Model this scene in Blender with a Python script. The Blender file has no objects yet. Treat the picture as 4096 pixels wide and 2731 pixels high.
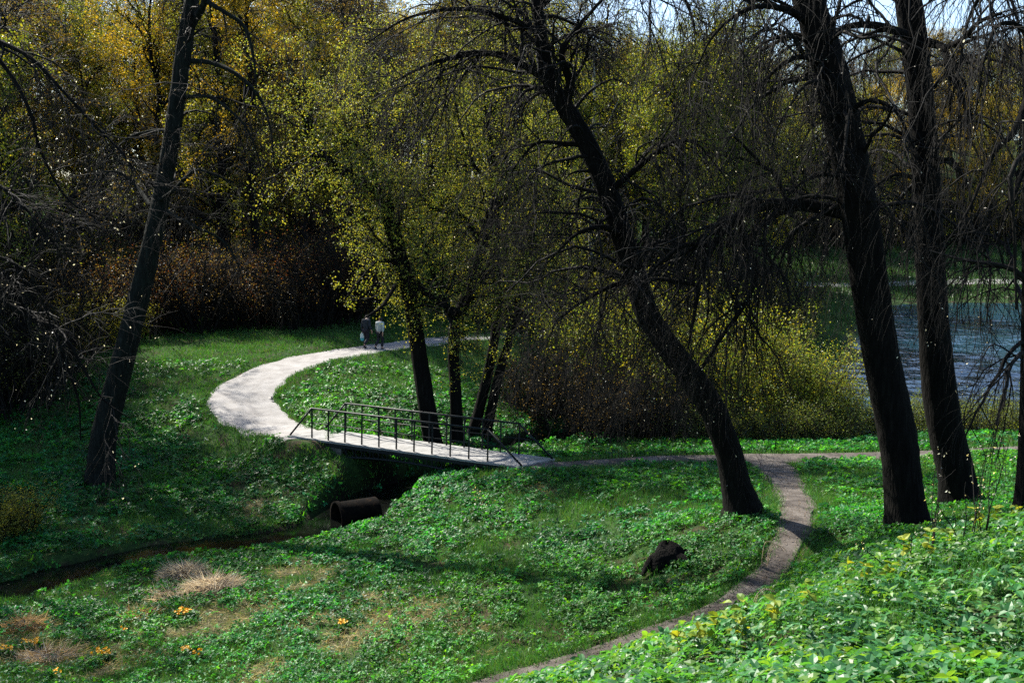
import bpy, math, random
import numpy as np
from mathutils import Vector, Matrix

# ------------------------------------------------------------------ camera, sky, sun, exposure
S = bpy.context.scene
COL = S.collection
R = math.radians
CAM_Z = 9.2
PITCH = math.atan((341 - 225) / 995.5)
FPX = 995.5
cam = bpy.data.cameras.new('camera')
cam.lens = 35.0
cam.sensor_width = 36.0
cam.clip_start = 0.1
cam.clip_end = 2000
camo = bpy.data.objects.new('camera', cam)
camo.location = (0, 0, CAM_Z)
camo.rotation_euler = (R(90) - PITCH, 0, 0)
COL.objects.link(camo)
S.camera = camo

SUN_EL, SUN_AZ = R(43), R(-45)            # azimuth measured from +Y towards +X
W = bpy.data.worlds.new('World')
S.world = W
W.use_nodes = True
wn = W.node_tree
bg = wn.nodes['Background']
sky = wn.nodes.new('ShaderNodeTexSky')
sky.sky_type = 'NISHITA'
sky.sun_disc = False
sky.sun_elevation = SUN_EL
sky.sun_rotation = SUN_AZ
sky.air_density = 1.0
sky.dust_density = 0.9
sky.ozone_density = 1.5
wn.links.new(sky.outputs[0], bg.inputs[0])
bg.inputs[1].default_value = 0.088
sl = bpy.data.lights.new('sun', 'SUN')
sl.energy = 5.0
sl.angle = R(0.5)
sl.color = (1.0, 0.95, 0.84)
so = bpy.data.objects.new('sun', sl)
sd = Vector((math.sin(SUN_AZ) * math.cos(SUN_EL), math.cos(SUN_AZ) * math.cos(SUN_EL), math.sin(SUN_EL)))
so.rotation_euler = (-sd).to_track_quat('-Z', 'Y').to_euler()
so.location = sd * 300
COL.objects.link(so)
S.view_settings.view_transform = 'Standard'
S.view_settings.look = 'None'
S.view_settings.exposure = 1.75
S.view_settings.gamma = 1.0
S.cycles.max_bounces = 5
S.cycles.diffuse_bounces = 2
S.cycles.glossy_bounces = 2
S.cycles.transmission_bounces = 3
S.cycles.transparent_max_bounces = 4
S.cycles.caustics_reflective = False
S.cycles.caustics_refractive = False
S.cycles.use_denoising = False
S.cycles.sample_clamp_direct = 6.0
S.cycles.sample_clamp_indirect = 3.0

RNG = np.random.default_rng(7)
random.seed(7)

# ------------------------------------------------------------------ helpers
def ray(px, py):
    """direction of a photo pixel (1024 wide) in world axes, scaled to forward distance 1"""
    x = (px - 512) / FPX
    y = -(py - 341) / FPX
    c, s = math.cos(PITCH), math.sin(PITCH)
    f = c + y * s
    return np.array([x / f, 1.0, (y * c - s) / f])

def at(px, py, Y):
    return ray(px, py) * Y + np.array([0, 0, CAM_Z])

def ats(px, py, Y):                       # source pixels (4096 wide)
    return at(px / 4, py / 4, Y)

DS = 1024 / 2352
def atd(px, py, Y):                       # overview pixels (2352 wide)
    return at(px * DS, py * DS, Y)

def norm(v):
    return v / np.maximum(np.linalg.norm(v, axis=-1, keepdims=True), 1e-9)

def tag(o, label=None, cat=None, group=None, kind=None):
    if label: o['label'] = label
    if cat: o['category'] = cat
    if group: o['group'] = group
    if kind: o['kind'] = kind
    return o

def empty(name, loc=(0, 0, 0)):
    o = bpy.data.objects.new(name, None)
    o.empty_display_size = 0.2
    o.location = Vector([float(v) for v in loc])
    COL.objects.link(o)
    return o

class MB:
    """collects vertices and faces of several shapes for ONE mesh object"""
    def __init__(self):
        self.v, self.c, self.f, self.n = [], [], [], 0
    def add(self, V, F, mat=0, col=None, smooth=True):
        V = np.asarray(V, float).reshape(-1, 3)
        if col is None:
            col = np.ones((len(V), 3))
        col = np.broadcast_to(np.asarray(col, float), (len(V), 3))
        self.v.append(V); self.c.append(col)
        if not isinstance(F, list): F = [F]
        for f in F:
            self.f.append((np.asarray(f, np.int64) + self.n, mat, smooth))
        self.n += len(V)
        return self
    def build(self, name, mats, parent=None, origin=None):
        me = bpy.data.meshes.new(name)
        V = np.concatenate(self.v)
        if origin is not None: V = V - np.asarray(origin)
        C = np.concatenate(self.c)
        idx = np.concatenate([f.ravel() for f, m, s in self.f])
        sizes = np.concatenate([np.full(len(f), f.shape[1], np.int64) for f, m, s in self.f])
        mi = np.concatenate([np.full(len(f), m, np.int32) for f, m, s in self.f])
        sm = np.concatenate([np.full(len(f), s, bool) for f, m, s in self.f])
        starts = np.concatenate([[0], np.cumsum(sizes)[:-1]])
        me.vertices.add(len(V)); me.loops.add(len(idx)); me.polygons.add(len(sizes))
        me.vertices.foreach_set('co', V.astype(np.float32).ravel())
        me.loops.foreach_set('vertex_index', idx.astype(np.int32))
        me.polygons.foreach_set('loop_start', starts.astype(np.int32))
        me.polygons.foreach_set('loop_total', sizes.astype(np.int32))
        me.polygons.foreach_set('material_index', mi)
        me.polygons.foreach_set('use_smooth', sm)
        a = me.color_attributes.new('tint', 'FLOAT_COLOR', 'POINT')
        a.data.foreach_set('color', np.concatenate([C, np.ones((len(C), 1))], 1).astype(np.float32).ravel())
        me.update(calc_edges=True)
        if not isinstance(mats, (list, tuple)): mats = [mats]
        for m in mats: me.materials.append(m)
        o = bpy.data.objects.new(name, me)
        COL.objects.link(o)
        if parent is not None: o.parent = parent
        elif origin is not None: o.location = Vector([float(v) for v in origin])
        return o

def spline(pts, n):
    """Catmull-Rom through pts (any number of columns), n samples"""
    P = np.asarray(pts, float)
    P = np.vstack([2 * P[0] - P[1], P, 2 * P[-1] - P[-2]])
    m = len(P) - 3
    u = np.linspace(0, m - 1e-6, n)
    i = u.astype(int); t = (u - i)[:, None]
    a, b, c, d = P[i], P[i + 1], P[i + 2], P[i + 3]
    return 0.5 * (2 * b + (c - a) * t + (2 * a - 5 * b + 4 * c - d) * t ** 2 + (3 * b - a - 3 * c + d) * t ** 3)

def tubes(mb, P, Rr, sides=4, mat=0, col=None, rough=0.0, cap=False):
    """P (N,K,3), Rr (N,K): N tubes of K rings"""
    N, K, _ = P.shape
    T = norm(np.gradient(P, axis=1))
    ref = np.where(np.abs(T[:, :1, 2:3]) > 0.8, np.array([[[1.0, 0, 0]]]), np.array([[[0, 0, 1.0]]]))[:, 0]
    U = np.zeros_like(P)
    u = norm(np.cross(T[:, 0], ref))
    for k in range(K):
        u = norm(u - T[:, k] * np.sum(T[:, k] * u, -1, keepdims=True))
        U[:, k] = u
    Vv = np.cross(T, U)
    a = np.arange(sides) / sides * 2 * math.pi
    rr = np.broadcast_to(Rr[:, :, None], (N, K, sides))
    if rough:
        ph = RNG.uniform(0, 6, (N, 1, 3))
        s = np.linspace(0, 1, K)[None, :, None]
        L = np.sum(np.linalg.norm(np.diff(P, axis=1), axis=-1), -1)[:, None, None]
        lum = (0.5 * np.sin(3 * a + ph[..., :1] + s * L * 0.9) + 0.35 * np.sin(5 * a + ph[..., 1:2] - s * L * 1.7)
               + 0.5 * RNG.normal(0, 0.5, (N, K, sides)))
        rr = rr * (1 + rough * lum)
    X = P[:, :, None] + rr[..., None] * (np.cos(a)[None, None, :, None] * U[:, :, None] + np.sin(a)[None, None, :, None] * Vv[:, :, None])
    base = (np.arange(N) * K * sides)[:, None, None] + (np.arange(K - 1) * sides)[None, :, None]
    j = np.arange(sides); j2 = (j + 1) % sides
    F = np.stack([base + j, base + j2, base + j2 + sides, base + j + sides], -1).reshape(-1, 4)
    if col is not None and np.ndim(col) == 2:
        col = np.repeat(col, K * sides, 0)
    FF = [F]
    if cap:
        b = (np.arange(N) * K * sides)[:, None]
        FF.append(b + j[::-1][None]); FF.append(b + (K - 1) * sides + j[None])
    mb.add(X.reshape(-1, 3), FF, mat, col)

def grow(P, Rr, n, t0, t1, length, K, ang, droop, wander, rratio, rmin, rmax, up=0.0, taper=0.25, weight=True):
    """n child branches on the parents P (N,Kp,3)"""
    N, Kp, _ = P.shape
    L = np.linalg.norm(np.diff(P, axis=1), axis=-1).sum(1)
    w = L / L.sum() if weight else np.full(N, 1 / N)
    i = RNG.choice(N, n, p=w)
    t = t0 + (t1 - t0) * RNG.random(n)
    u = t * (Kp - 1); k = np.minimum(u.astype(int), Kp - 2); f = (u - k)[:, None]
    p = P[i, k] * (1 - f) + P[i, k + 1] * f
    T = norm(P[i, k + 1] - P[i, k])
    rp = Rr[i, k] * (1 - f[:, 0]) + Rr[i, k + 1] * f[:, 0]
    q = RNG.normal(size=(n, 3)); q = norm(q - T * np.sum(q * T, -1, keepdims=True))
    an = RNG.uniform(ang[0], ang[1], n)[:, None]
    d = norm(T * np.cos(an) + q * np.sin(an) + np.array([0, 0, up]))
    ln = RNG.uniform(length[0], length[1], n) * (1 - 0.35 * t)
    out = np.zeros((n, K, 3)); out[:, 0] = p
    bend = RNG.normal(size=(n, 3)) * wander * 0.6
    for s in range(1, K):
        d = norm(d + np.array([0, 0, -droop]) * (0.4 + s / K) + bend + RNG.normal(size=(n, 3)) * wander)
        p = p + d * (ln / (K - 1))[:, None]
        out[:, s] = p
    r0 = np.clip(rp * rratio, rmin, rmax)
    rr = r0[:, None] * np.linspace(1, taper, K)[None]
    return out, rr

def leaves(mb, P, D, N, L, Wd, mat, col, fold=0.15, shape=4):
    """flat leaf blades: base P, direction D, normal N"""
    n = len(P)
    D = norm(D); Sd = norm(np.cross(D, N)); Nn = np.cross(Sd, D)
    L = np.broadcast_to(L, n)[:, None]; Wd = np.broadcast_to(Wd, n)[:, None]
    if shape == 4:
        V = np.stack([P, P + D * L * .5 + Sd * Wd * .5 + Nn * fold * Wd, P + D * L, P + D * L * .5 - Sd * Wd * .5 + Nn * fold * Wd], 1)
        b = np.arange(n)[:, None] * 4
        F = [np.concatenate([b + np.array([[0, 1, 2]]), b + np.array([[0, 2, 3]])])]
        m = 4
    elif shape == 3:
        V = np.stack([P - Sd * Wd * .5, P + Sd * Wd * .5, P + D * L], 1)
        F = [np.arange(n)[:, None] * 3 + np.array([[0, 1, 2]])]; m = 3
    else:
        V = np.stack([P, P + D * L * .28 + Sd * Wd * .46 + Nn * fold * Wd, P + D * L * .62 + Sd * Wd * .40 + Nn * fold * Wd * .8, P + D * L - Nn * .12 * L,
                      P + D * L * .62 - Sd * Wd * .40 + Nn * fold * Wd * .8, P + D * L * .28 - Sd * Wd * .46 + Nn * fold * Wd,
                      P + D * L * .45], 1)
        b = np.arange(n)[:, None] * 7
        F = [np.concatenate([b + np.array([q]) for q in ([0, 1, 6], [1, 2, 6], [2, 3, 6], [3, 4, 6], [4, 5, 6], [5, 0, 6])])]; m = 7
    c = np.asarray(col)
    if c.ndim == 2: c = np.repeat(c, m, 0)
    mb.add(V.reshape(-1, 3), F, mat, c, smooth=False)

def box(mb, c, half, ax=None, mat=0, col=None):
    """axis box; ax = 3x3 rows of axes"""
    ax = np.eye(3) if ax is None else np.asarray(ax)
    s = np.array([[-1, -1, -1], [1, -1, -1], [1, 1, -1], [-1, 1, -1], [-1, -1, 1], [1, -1, 1], [1, 1, 1], [-1, 1, 1]], float)
    V = np.asarray(c) + (s * np.asarray(half)) @ ax
    mb.add(V, np.array([[0, 3, 2, 1], [4, 5, 6, 7], [0, 1, 5, 4], [1, 2, 6, 5], [2, 3, 7, 6], [3, 0, 4, 7]]), mat, col, smooth=False)

_nz = np.random.default_rng(3).random((64, 64))
def vnoise(x, y, s):
    x = np.asarray(x) / s; y = np.asarray(y) / s
    xi = np.floor(x).astype(int); yi = np.floor(y).astype(int)
    fx = x - xi; fy = y - yi
    fx = fx * fx * (3 - 2 * fx); fy = fy * fy * (3 - 2 * fy)
    g = lambda a, b: _nz[a % 64, b % 64]
    return (g(xi, yi) * (1 - fx) + g(xi + 1, yi) * fx) * (1 - fy) + (g(xi, yi + 1) * (1 - fx) + g(xi + 1, yi + 1) * fx) * fy

def sstep(a, b, x):
    t = np.clip((x - a) / (b - a), 0, 1)
    return t * t * (3 - 2 * t)

# ------------------------------------------------------------------ materials
def mat_new(name):
    m = bpy.data.materials.new(name)
    m.use_nodes = True
    nt = m.node_tree
    return m, nt, nt.nodes['Principled BSDF'], nt.nodes['Material Output']

def noise_mat(name, stops, scale=5.0, rough=0.9, bump=0.3, detail=8, stretch=(1, 1, 1), spec=0.3, coord='Object', bscale=None, bdist=0.02):
    m, nt, b, out = mat_new(name)
    tc = nt.nodes.new('ShaderNodeTexCoord'); mp = nt.nodes.new('ShaderNodeMapping')
    mp.inputs['Scale'].default_value = stretch
    nt.links.new(tc.outputs[coord], mp.inputs[0])
    nz = nt.nodes.new('ShaderNodeTexNoise'); nz.inputs['Scale'].default_value = scale; nz.inputs['Detail'].default_value = detail
    nz.inputs['Roughness'].default_value = 0.65
    nt.links.new(mp.outputs[0], nz.inputs['Vector'])
    cr = nt.nodes.new('ShaderNodeValToRGB')
    el = cr.color_ramp.elements
    for k, (p, c) in enumerate(stops):
        e = el[k] if k < 2 else el.new(p)
        e.position = p; e.color = (*c, 1)
    nt.links.new(nz.outputs['Fac'], cr.inputs[0])
    nt.links.new(cr.outputs[0], b.inputs['Base Color'])
    b.inputs['Roughness'].default_value = rough
    b.inputs['Specular IOR Level'].default_value = spec
    if bump:
        n2 = nt.nodes.new('ShaderNodeTexNoise'); n2.inputs['Scale'].default_value = bscale or scale * 4; n2.inputs['Detail'].default_value = 6
        nt.links.new(mp.outputs[0], n2.inputs['Vector'])
        bp = nt.nodes.new('ShaderNodeBump'); bp.inputs['Strength'].default_value = bump; bp.inputs['Distance'].default_value = bdist
        nt.links.new(n2.outputs['Fac'], bp.inputs['Height']); nt.links.new(bp.outputs[0], b.inputs['Normal'])
    return m

def leaf_mat(name, trans=0.45, rough=0.45, spec=0.4, tcol=(1.25, 1.15, 0.5)):
    m, nt, b, out = mat_new(name)
    at_ = nt.nodes.new('ShaderNodeAttribute'); at_.attribute_name = 'tint'
    nt.links.new(at_.outputs['Color'], b.inputs['Base Color'])
    b.inputs['Roughness'].default_value = rough
    b.inputs['Specular IOR Level'].default_value = spec
    if trans > 0:
        tr = nt.nodes.new('ShaderNodeBsdfTranslucent')
        mx = nt.nodes.new('ShaderNodeMix'); mx.data_type = 'RGBA'; mx.blend_type = 'MULTIPLY'
        mx.inputs[0].default_value = 1.0
        nt.links.new(at_.outputs['Color'], mx.inputs[6]); mx.inputs[7].default_value = (*tcol, 1)
        nt.links.new(mx.outputs[2], tr.inputs['Color'])
        ms = nt.nodes.new('ShaderNodeMixShader'); ms.inputs[0].default_value = trans
        nt.links.new(b.outputs[0], ms.inputs[1]); nt.links.new(tr.outputs[0], ms.inputs[2])
        nt.links.new(ms.outputs[0], out.inputs['Surface'])
    return m

def plain(name, c, rough=0.6, metal=0.0, spec=0.4, var=0.15, scale=8):
    lo = tuple(v * (1 - var) for v in c); hi = tuple(min(1, v * (1 + var)) for v in c)
    m = noise_mat(name, [(0.35, lo), (0.65, hi)], scale=scale, rough=rough, bump=0.05, spec=spec)
    m.node_tree.nodes['Principled BSDF'].inputs['Metallic'].default_value = metal
    return m

M = {}
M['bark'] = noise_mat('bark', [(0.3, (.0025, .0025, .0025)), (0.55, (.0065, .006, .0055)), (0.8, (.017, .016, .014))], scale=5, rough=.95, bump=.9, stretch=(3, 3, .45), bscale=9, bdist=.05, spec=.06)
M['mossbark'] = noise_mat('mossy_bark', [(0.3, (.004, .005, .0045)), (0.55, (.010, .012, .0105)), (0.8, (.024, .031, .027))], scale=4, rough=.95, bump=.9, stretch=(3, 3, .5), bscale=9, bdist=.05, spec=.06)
M['birchbark'] = noise_mat('birch_bark', [(0.35, (.03, .03, .028)), (0.5, (.25, .25, .23)), (0.8, (.42, .42, .40))], scale=2.5, rough=.8, bump=.3, stretch=(1, 1, 3), spec=.2)
M['twig'] = leaf_mat('twig_bark', 0, .8, .08)
M['leaf'] = leaf_mat('spring_leaf', .5, .5, .3, (1.35, 1.15, .45))
M['cover'] = leaf_mat('ground_leaf', .5, .46, .22, (1.6, 1.4, .35))
M['blade'] = leaf_mat('grass_blade', .35, .5, .35, (1.2, 1.2, .5))
M['straw'] = leaf_mat('dry_straw', .42, .8, .2, (1.2, 1.1, .85))
M['bud'] = leaf_mat('shining_bud', .4, .35, .6, (1.1, 1.05, .85))
M['broad'] = leaf_mat('broad_leaf', .5, .42, .32, (1.5, 1.35, .4))
M['petal'] = leaf_mat('petal', .3, .5, .3, (1.2, 1, .3))

# ------------------------------------------------------------------ terrain
CP = []
for px, py, Y in [
    # meadow in front of the stream
    (100, 2731, 17.5), (700, 2731, 17.3), (1300, 2731, 17.0), (1900, 2731, 16.3),
    (100, 2550, 20.0), (700, 2500, 20.6), (1300, 2500, 20.0), (1900, 2450, 19.6),
    (350, 2330, 23.6), (800, 2285, 24.6), (1150, 2250, 25.0), (1350, 2180, 26.6), (1700, 2200, 24.6), (1500, 2300, 23.3),
    # beyond the stream on the left
    (100, 2190, 26.4), (450, 2080, 29.0), (410, 1935, 32.0), (800, 2020, 30.6), (1000, 1850, 35.0), (1200, 1850, 33.2), (1280, 2010, 30.8),
    (100, 1700, 40.0), (100, 1500, 48.0), (600, 1700, 39.0),
    # the pale path and the lawn round it
    (830, 1620, 40.6), (1000, 1600, 41.0), (1160, 1741, 34.8), (980, 1690, 38.4), (1150, 1420, 48.0), (1480, 1390, 50.0), (1800, 1352, 55.0), (2100, 1330, 58),
    (600, 1500, 45.0), (700, 1350, 54.0), (300, 1430, 51.0),
    (1300, 1600, 41.5), (1550, 1490, 45.5), (1700, 1600, 41.5), (1720, 1790, 37.4), (2150, 1700, 39.6), (2300, 1790, 36.4),
    # knoll and right-hand path
    (2090, 1868, 31.2), (2300, 1855, 32.2), (2700, 1840, 33.0), (3050, 1835, 33.0), (3600, 1815, 34.0), (4050, 1800, 34.5), (2500, 1900, 29.5),
    (3000, 1785, 36.2), (3800, 1738, 38.2), (2500, 1795, 36), (2000, 2000, 28.0), (2300, 2200, 23.2), (2400, 2400, 19.6), (2300, 2050, 25.8),
    (2990, 2050, 22.0), (2690, 2230, 20.6), (3150, 2250, 19.0), (3180, 2050, 23.2), (3190, 1930, 27.8), (2800, 2470, 17.4), (2400, 2610, 16.8), (2000, 2731, 16.2),
    (3640, 2105, 19.0), (3835, 2030, 22.0), (3400, 2050, 23.0), (4060, 2125, 16.0), (3900, 1900, 27.5),
    # foreground hillside
    (3500, 2731, 7.0), (4096, 2731, 7.6), (3050, 2731, 7.9), (2620, 2731, 8.9), (2900, 2580, 9.5), (3180, 2470, 10.2), (3560, 2320, 11.6), (3900, 2160, 13.2), (4096, 2090, 14),
    # behind
    (1800, 1250, 65.0), (1800, 1100, 82.0), (1850, 950, 100.0), (300, 1290, 60.0), (800, 1270, 62.0)]:
    CP.append(ats(px, py, Y))
CP += [np.array(p, float) for p in [
    (5.5, 44, 0.05), (9, 42.8, 0), (15, 43, 0), (22, 43.5, 0), (32, 44, 0), (60, 44, 0), (14, 54, .8), (20.5, 70, .9), (26.5, 85, 1.0), (32, 100, .9), (38, 113, .5), (10, 70, 1.8), (18, 90, 2.6),
    (23, 55, -1.2), (30, 64, -1.6), (34, 80, -1.8), (48, 80, -2.2), (41, 98, -1), (50, 108, -1.0), (70, 60, -2), (100, 90, -2), (34, 117, 0), (58, 119, 0), (100, 121, 0), (150, 110, 0),
    (0, 66, 3.0), (3, 82, 4.2), (8, 100, 5), (30, 132, 2.4), (62, 131, 2.4), (100, 133, 2.4), (40, 160, 6), (80, 162, 6), (60, 215, 20), (120, 215, 20),
    (-40, 90, 6), (-60, 120, 9), (0, 140, 11), (-100, 200, 16), (0, 250, 20), (100, 300, 34), (250, 250, 26), (-300, 100, 10), (-300, 400, 24), (300, 400, 40), (300, 0, 5), (-300, -30, 5), (0, 420, 26),
    (0, 0, 7.55), (2.5, 3, 7.2), (6, 3, 7.6), (-4, 2, 6.3), (-3, 8, 4.0), (-8, 8, 2.6), (-7, 13, 1.7), (-14, 13, 1.4), (0, 12.5, 3.0), (2.4, 12.5, 3.55), (4.2, 15, 3.4), (6.2, 16, 3.9), (8, 8, 6.6), (12, 10, 6.6), (-25, 20, 1.3), (-30, 35, 1.6), (-40, 10, 3),
    (0, -25, 9), (40, -20, 10), (25, 15, 5.4), (22, 25, 3.2), (28, 33, 1.6), (60, 25, 4), (-35, 50, 2.6), (-60, 40, 4), (12.5, 31, 1.8)]]
CP = np.array(CP)
def _tps(r2):
    return 0.5 * r2 * np.log(np.maximum(r2, 1e-9))
def _fit():
    x = CP[:, :2]; n = len(x)
    d2 = ((x[:, None] - x[None]) ** 2).sum(-1)
    A = np.zeros((n + 3, n + 3))
    A[:n, :n] = _tps(d2) + np.eye(n) * .12
    A[:n, n] = 1; A[:n, n + 1:] = x; A[n, :n] = 1; A[n + 1:, :n] = x.T
    return np.linalg.solve(A, np.concatenate([CP[:, 2], np.zeros(3)]))
CW = _fit()

STREAM = spline([(-26, 21), (-17, 22.3), (-12.3, 23.7), (-11.3, 25.3), (-9.3, 27.0), (-7.2, 27.9), (-5.5, 29.0), (-4.8, 31), (-3.9, 33.5), (-1.9, 36.2), (0.8, 38.2), (4.5, 41), (8, 45), (12, 49)], 160)
def pdist(x, y, poly):
    """distance to a polyline and fraction along it"""
    best = np.full(np.shape(x), 1e9); arg = np.zeros(np.shape(x))
    for i in range(len(poly) - 1):
        a, b = poly[i, :2], poly[i + 1, :2]
        ab = b - a; l2 = max((ab ** 2).sum(), 1e-9)
        t = np.clip(((x - a[0]) * ab[0] + (y - a[1]) * ab[1]) / l2, 0, 1)
        d = np.hypot(x - a[0] - t * ab[0], y - a[1] - t * ab[1])
        m = d < best
        best = np.where(m, d, best); arg = np.where(m, (i + t) / (len(poly) - 1), arg)
    return best, arg

def Hraw(x, y):
    sh = np.shape(x); x = np.ravel(x); y = np.ravel(y)
    out = np.zeros(len(x))
    for s in range(0, len(x), 20000):
        xx, yy = x[s:s + 20000], y[s:s + 20000]
        d2 = (xx[:, None] - CP[:, 0]) ** 2 + (yy[:, None] - CP[:, 1]) ** 2
        z = _tps(d2) @ CW[:-3] + CW[-3] + CW[-2] * xx + CW[-1] * yy
        out[s:s + 20000] = z
    near = (np.abs(x) < 40) & (y < 70)
    out += np.where(near, (vnoise(x, y, 1.7) - .5) * .09 + (vnoise(x + 9, y, .6) - .5) * .045, 0)
    out += np.where(near, 0, (vnoise(x, y, 9) - .5) * .5) * (out > 1.5)
    m = (x > -30) & (x < 15) & (y > 17) & (y < 52)
    d, f = pdist(x[m], y[m], STREAM)
    d = d + (vnoise(x[m], y[m], .9) - .5) * .5
    pool = np.exp(-((f - .53) / .095) ** 2)
    west = sstep(-8.5, -10.5, x[m])
    k = 1 - sstep(.35 + 1.05 * pool + .45 * west, .95 + .85 * pool + .30 * west, d)
    bed = -.02
    out[m] = np.where(out[m] > bed, out[m] * (1 - k) + bed * k, out[m])
    return out.reshape(sh)

def graded(a, b, step, lo, hi, g=1.13):
    mid = list(np.arange(a, b, step)); s = step
    v = mid[-1]
    while v < hi: s *= g; v += s; mid.append(v)
    s = step; v = mid[0]; pre = []
    while v > lo: s *= g; v -= s; pre.append(v)
    return np.array(pre[::-1] + mid)
GX = graded(-24, 24, .22, -330, 330)
GY = graded(3, 60, .22, -40, 430)
GXX, GYY = np.meshgrid(GX, GY)
GZ = Hraw(GXX, GYY)
def gz(x, y):
    x = np.asarray(x, float); y = np.asarray(y, float)
    i = np.clip(np.searchsorted(GX, x) - 1, 0, len(GX) - 2); j = np.clip(np.searchsorted(GY, y) - 1, 0, len(GY) - 2)
    fx = (x - GX[i]) / (GX[i + 1] - GX[i]); fy = (y - GY[j]) / (GY[j + 1] - GY[j])
    return (GZ[j, i] * (1 - fx) + GZ[j, i + 1] * fx) * (1 - fy) + (GZ[j + 1, i] * (1 - fx) + GZ[j + 1, i + 1] * fx) * fy

def hit(px, py, y0=3.0, y1=300):
    """where the ray of a source pixel meets the ground"""
    d = ray(px / 4, py / 4)
    Y = np.concatenate([np.arange(y0, 70, .03), np.arange(70, y1, .3)])
    z = CAM_Z + d[2] * Y
    g = gz(d[0] * Y, Y)
    i = np.argmax(z <= g)
    return np.array([d[0] * Y[i], Y[i], g[i]])

# straw patches on the meadow (where last year's grass lies)
STRAW = [(hit(px, py)[:2], r) for px, py, r in [(1150, 2330, 1.3), (1000, 2420, 1.0), (560, 2530, 1.5), (120, 2590, 1.2), (1650, 2480, 1.2), (1350, 2520, 1.3), (1800, 2560, .9), (300, 2680, 1.2), (1100, 2660, 1.0), (2150, 1960, .7), (1020, 2040, .8), (1500, 2380, .7), (850, 2480, 1.3)]]
def strawmask(x, y):
    v = np.zeros(np.shape(x))
    for c, r in STRAW:
        v = np.maximum(v, np.exp(-((x - c[0]) ** 2 + ((y - c[1]) * .8) ** 2) / r ** 2))
    v = v * 1.3 * (.12 + .95 * sstep(.3, .7, .6 * vnoise(x + 31, y + 7, .6) + .4 * vnoise(x + 3, y + 17, .25)))
    return np.clip(v, 0, 1)

# ------------------------------------------------------------------ paths
def trail(pxs, n):
    P = np.array([np.append(hit(a, b, 14.5)[:2], w) for a, b, w in pxs])
    return spline(P, n)
PATHS = {}
PATHS['gravel_path'] = trail([(1225, 1752, 1.5), (1120, 1722, 2.2), (1015, 1668, 2.9), (968, 1600, 3.0), (1000, 1545, 2.9), (1095, 1484, 2.8), (1240, 1436, 2.7), (1430, 1402, 2.6), (1620, 1376, 2.6), (1800, 1354, 2.5), (1980, 1340, 2.4), (2250, 1326, 2.4)], 120)
PATHS['dirt_path'] = trail([(2120, 1862, 1.3), (2250, 1858, 1.2), (2450, 1850, 1.3), (2750, 1838, 1.5), (3050, 1835, 1.8), (3400, 1826, 1.6), (3700, 1815, 1.4), (4000, 1803, 1.3), (4500, 1790, 1.3)], 90)
PATHS['footpath'] = trail([(3045, 1842, 1.9), (3110, 1885, 1.35), (3150, 1945, 1.0), (3185, 2010, .95), (3185, 2090, .8), (3150, 2180, .72), (3090, 2280, .7), (2970, 2375, .66), (2800, 2462, .62), (2600, 2535, .6), (2400, 2605, .58), (2200, 2672, .6), (2000, 2745, .8), (1800, 2820, .8)], 130)
PATHS['shore_path'] = np.array([(x, 129.5 + 2.2 * math.sin(x * .05), 3.0) for x in np.linspace(32, 130, 60)])
M['gravel'] = noise_mat('pale_gravel', [(0.3, (.15, .14, .135)), (0.5, (.215, .205, .20)), (0.72, (.28, .27, .265))], scale=1.6, rough=.95, bump=.5, bscale=60, detail=12, spec=.2)
M['dirt'] = noise_mat('trodden_dirt', [(0.34, (.028, .023, .020)), (0.5, (.065, .055, .048)), (0.68, (.12, .105, .093))], scale=1.8, rough=.95, bump=.7, bscale=25, detail=12, spec=.2)

def path_mask(x, y, extra=0.0):
    """>0 outside every path (metres from the edge)"""
    out = np.full(np.shape(x), 1e9)
    for k, P in PATHS.items():
        if k == 'shore_path': continue
        d, f = pdist(x, y, P[::2])
        w = np.interp(f, np.linspace(0, 1, len(P)), P[:, 2])
        out = np.minimum(out, d - w * .5)
    return out

def smooth_paths():
    """press the ground flat across each path, so that the sheet on it lies clean"""
    X, Y = GXX, GYY
    for k, P in PATHS.items():
        pad = 3
        i0, i1 = np.searchsorted(GX, [P[:, 0].min() - pad, P[:, 0].max() + pad]); j0, j1 = np.searchsorted(GY, [P[:, 1].min() - pad, P[:, 1].max() + pad])
        zc = gz(P[:, 0], P[:, 1]); zc = np.convolve(np.pad(zc, 4, mode='edge'), np.ones(9) / 9, 'valid')
        x = X[j0:j1, i0:i1]; y = Y[j0:j1, i0:i1]
        d, f = pdist(x, y, P[::2] if len(P) > 70 else P)
        w = np.interp(f, np.linspace(0, 1, len(P)), P[:, 2]) * .5
        z = np.interp(f, np.linspace(0, 1, len(P)), zc)
        q = 1 - sstep(w * .8, w + .7, d)
        GZ[j0:j1, i0:i1] = GZ[j0:j1, i0:i1] * (1 - q) + z * q
smooth_paths()

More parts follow.
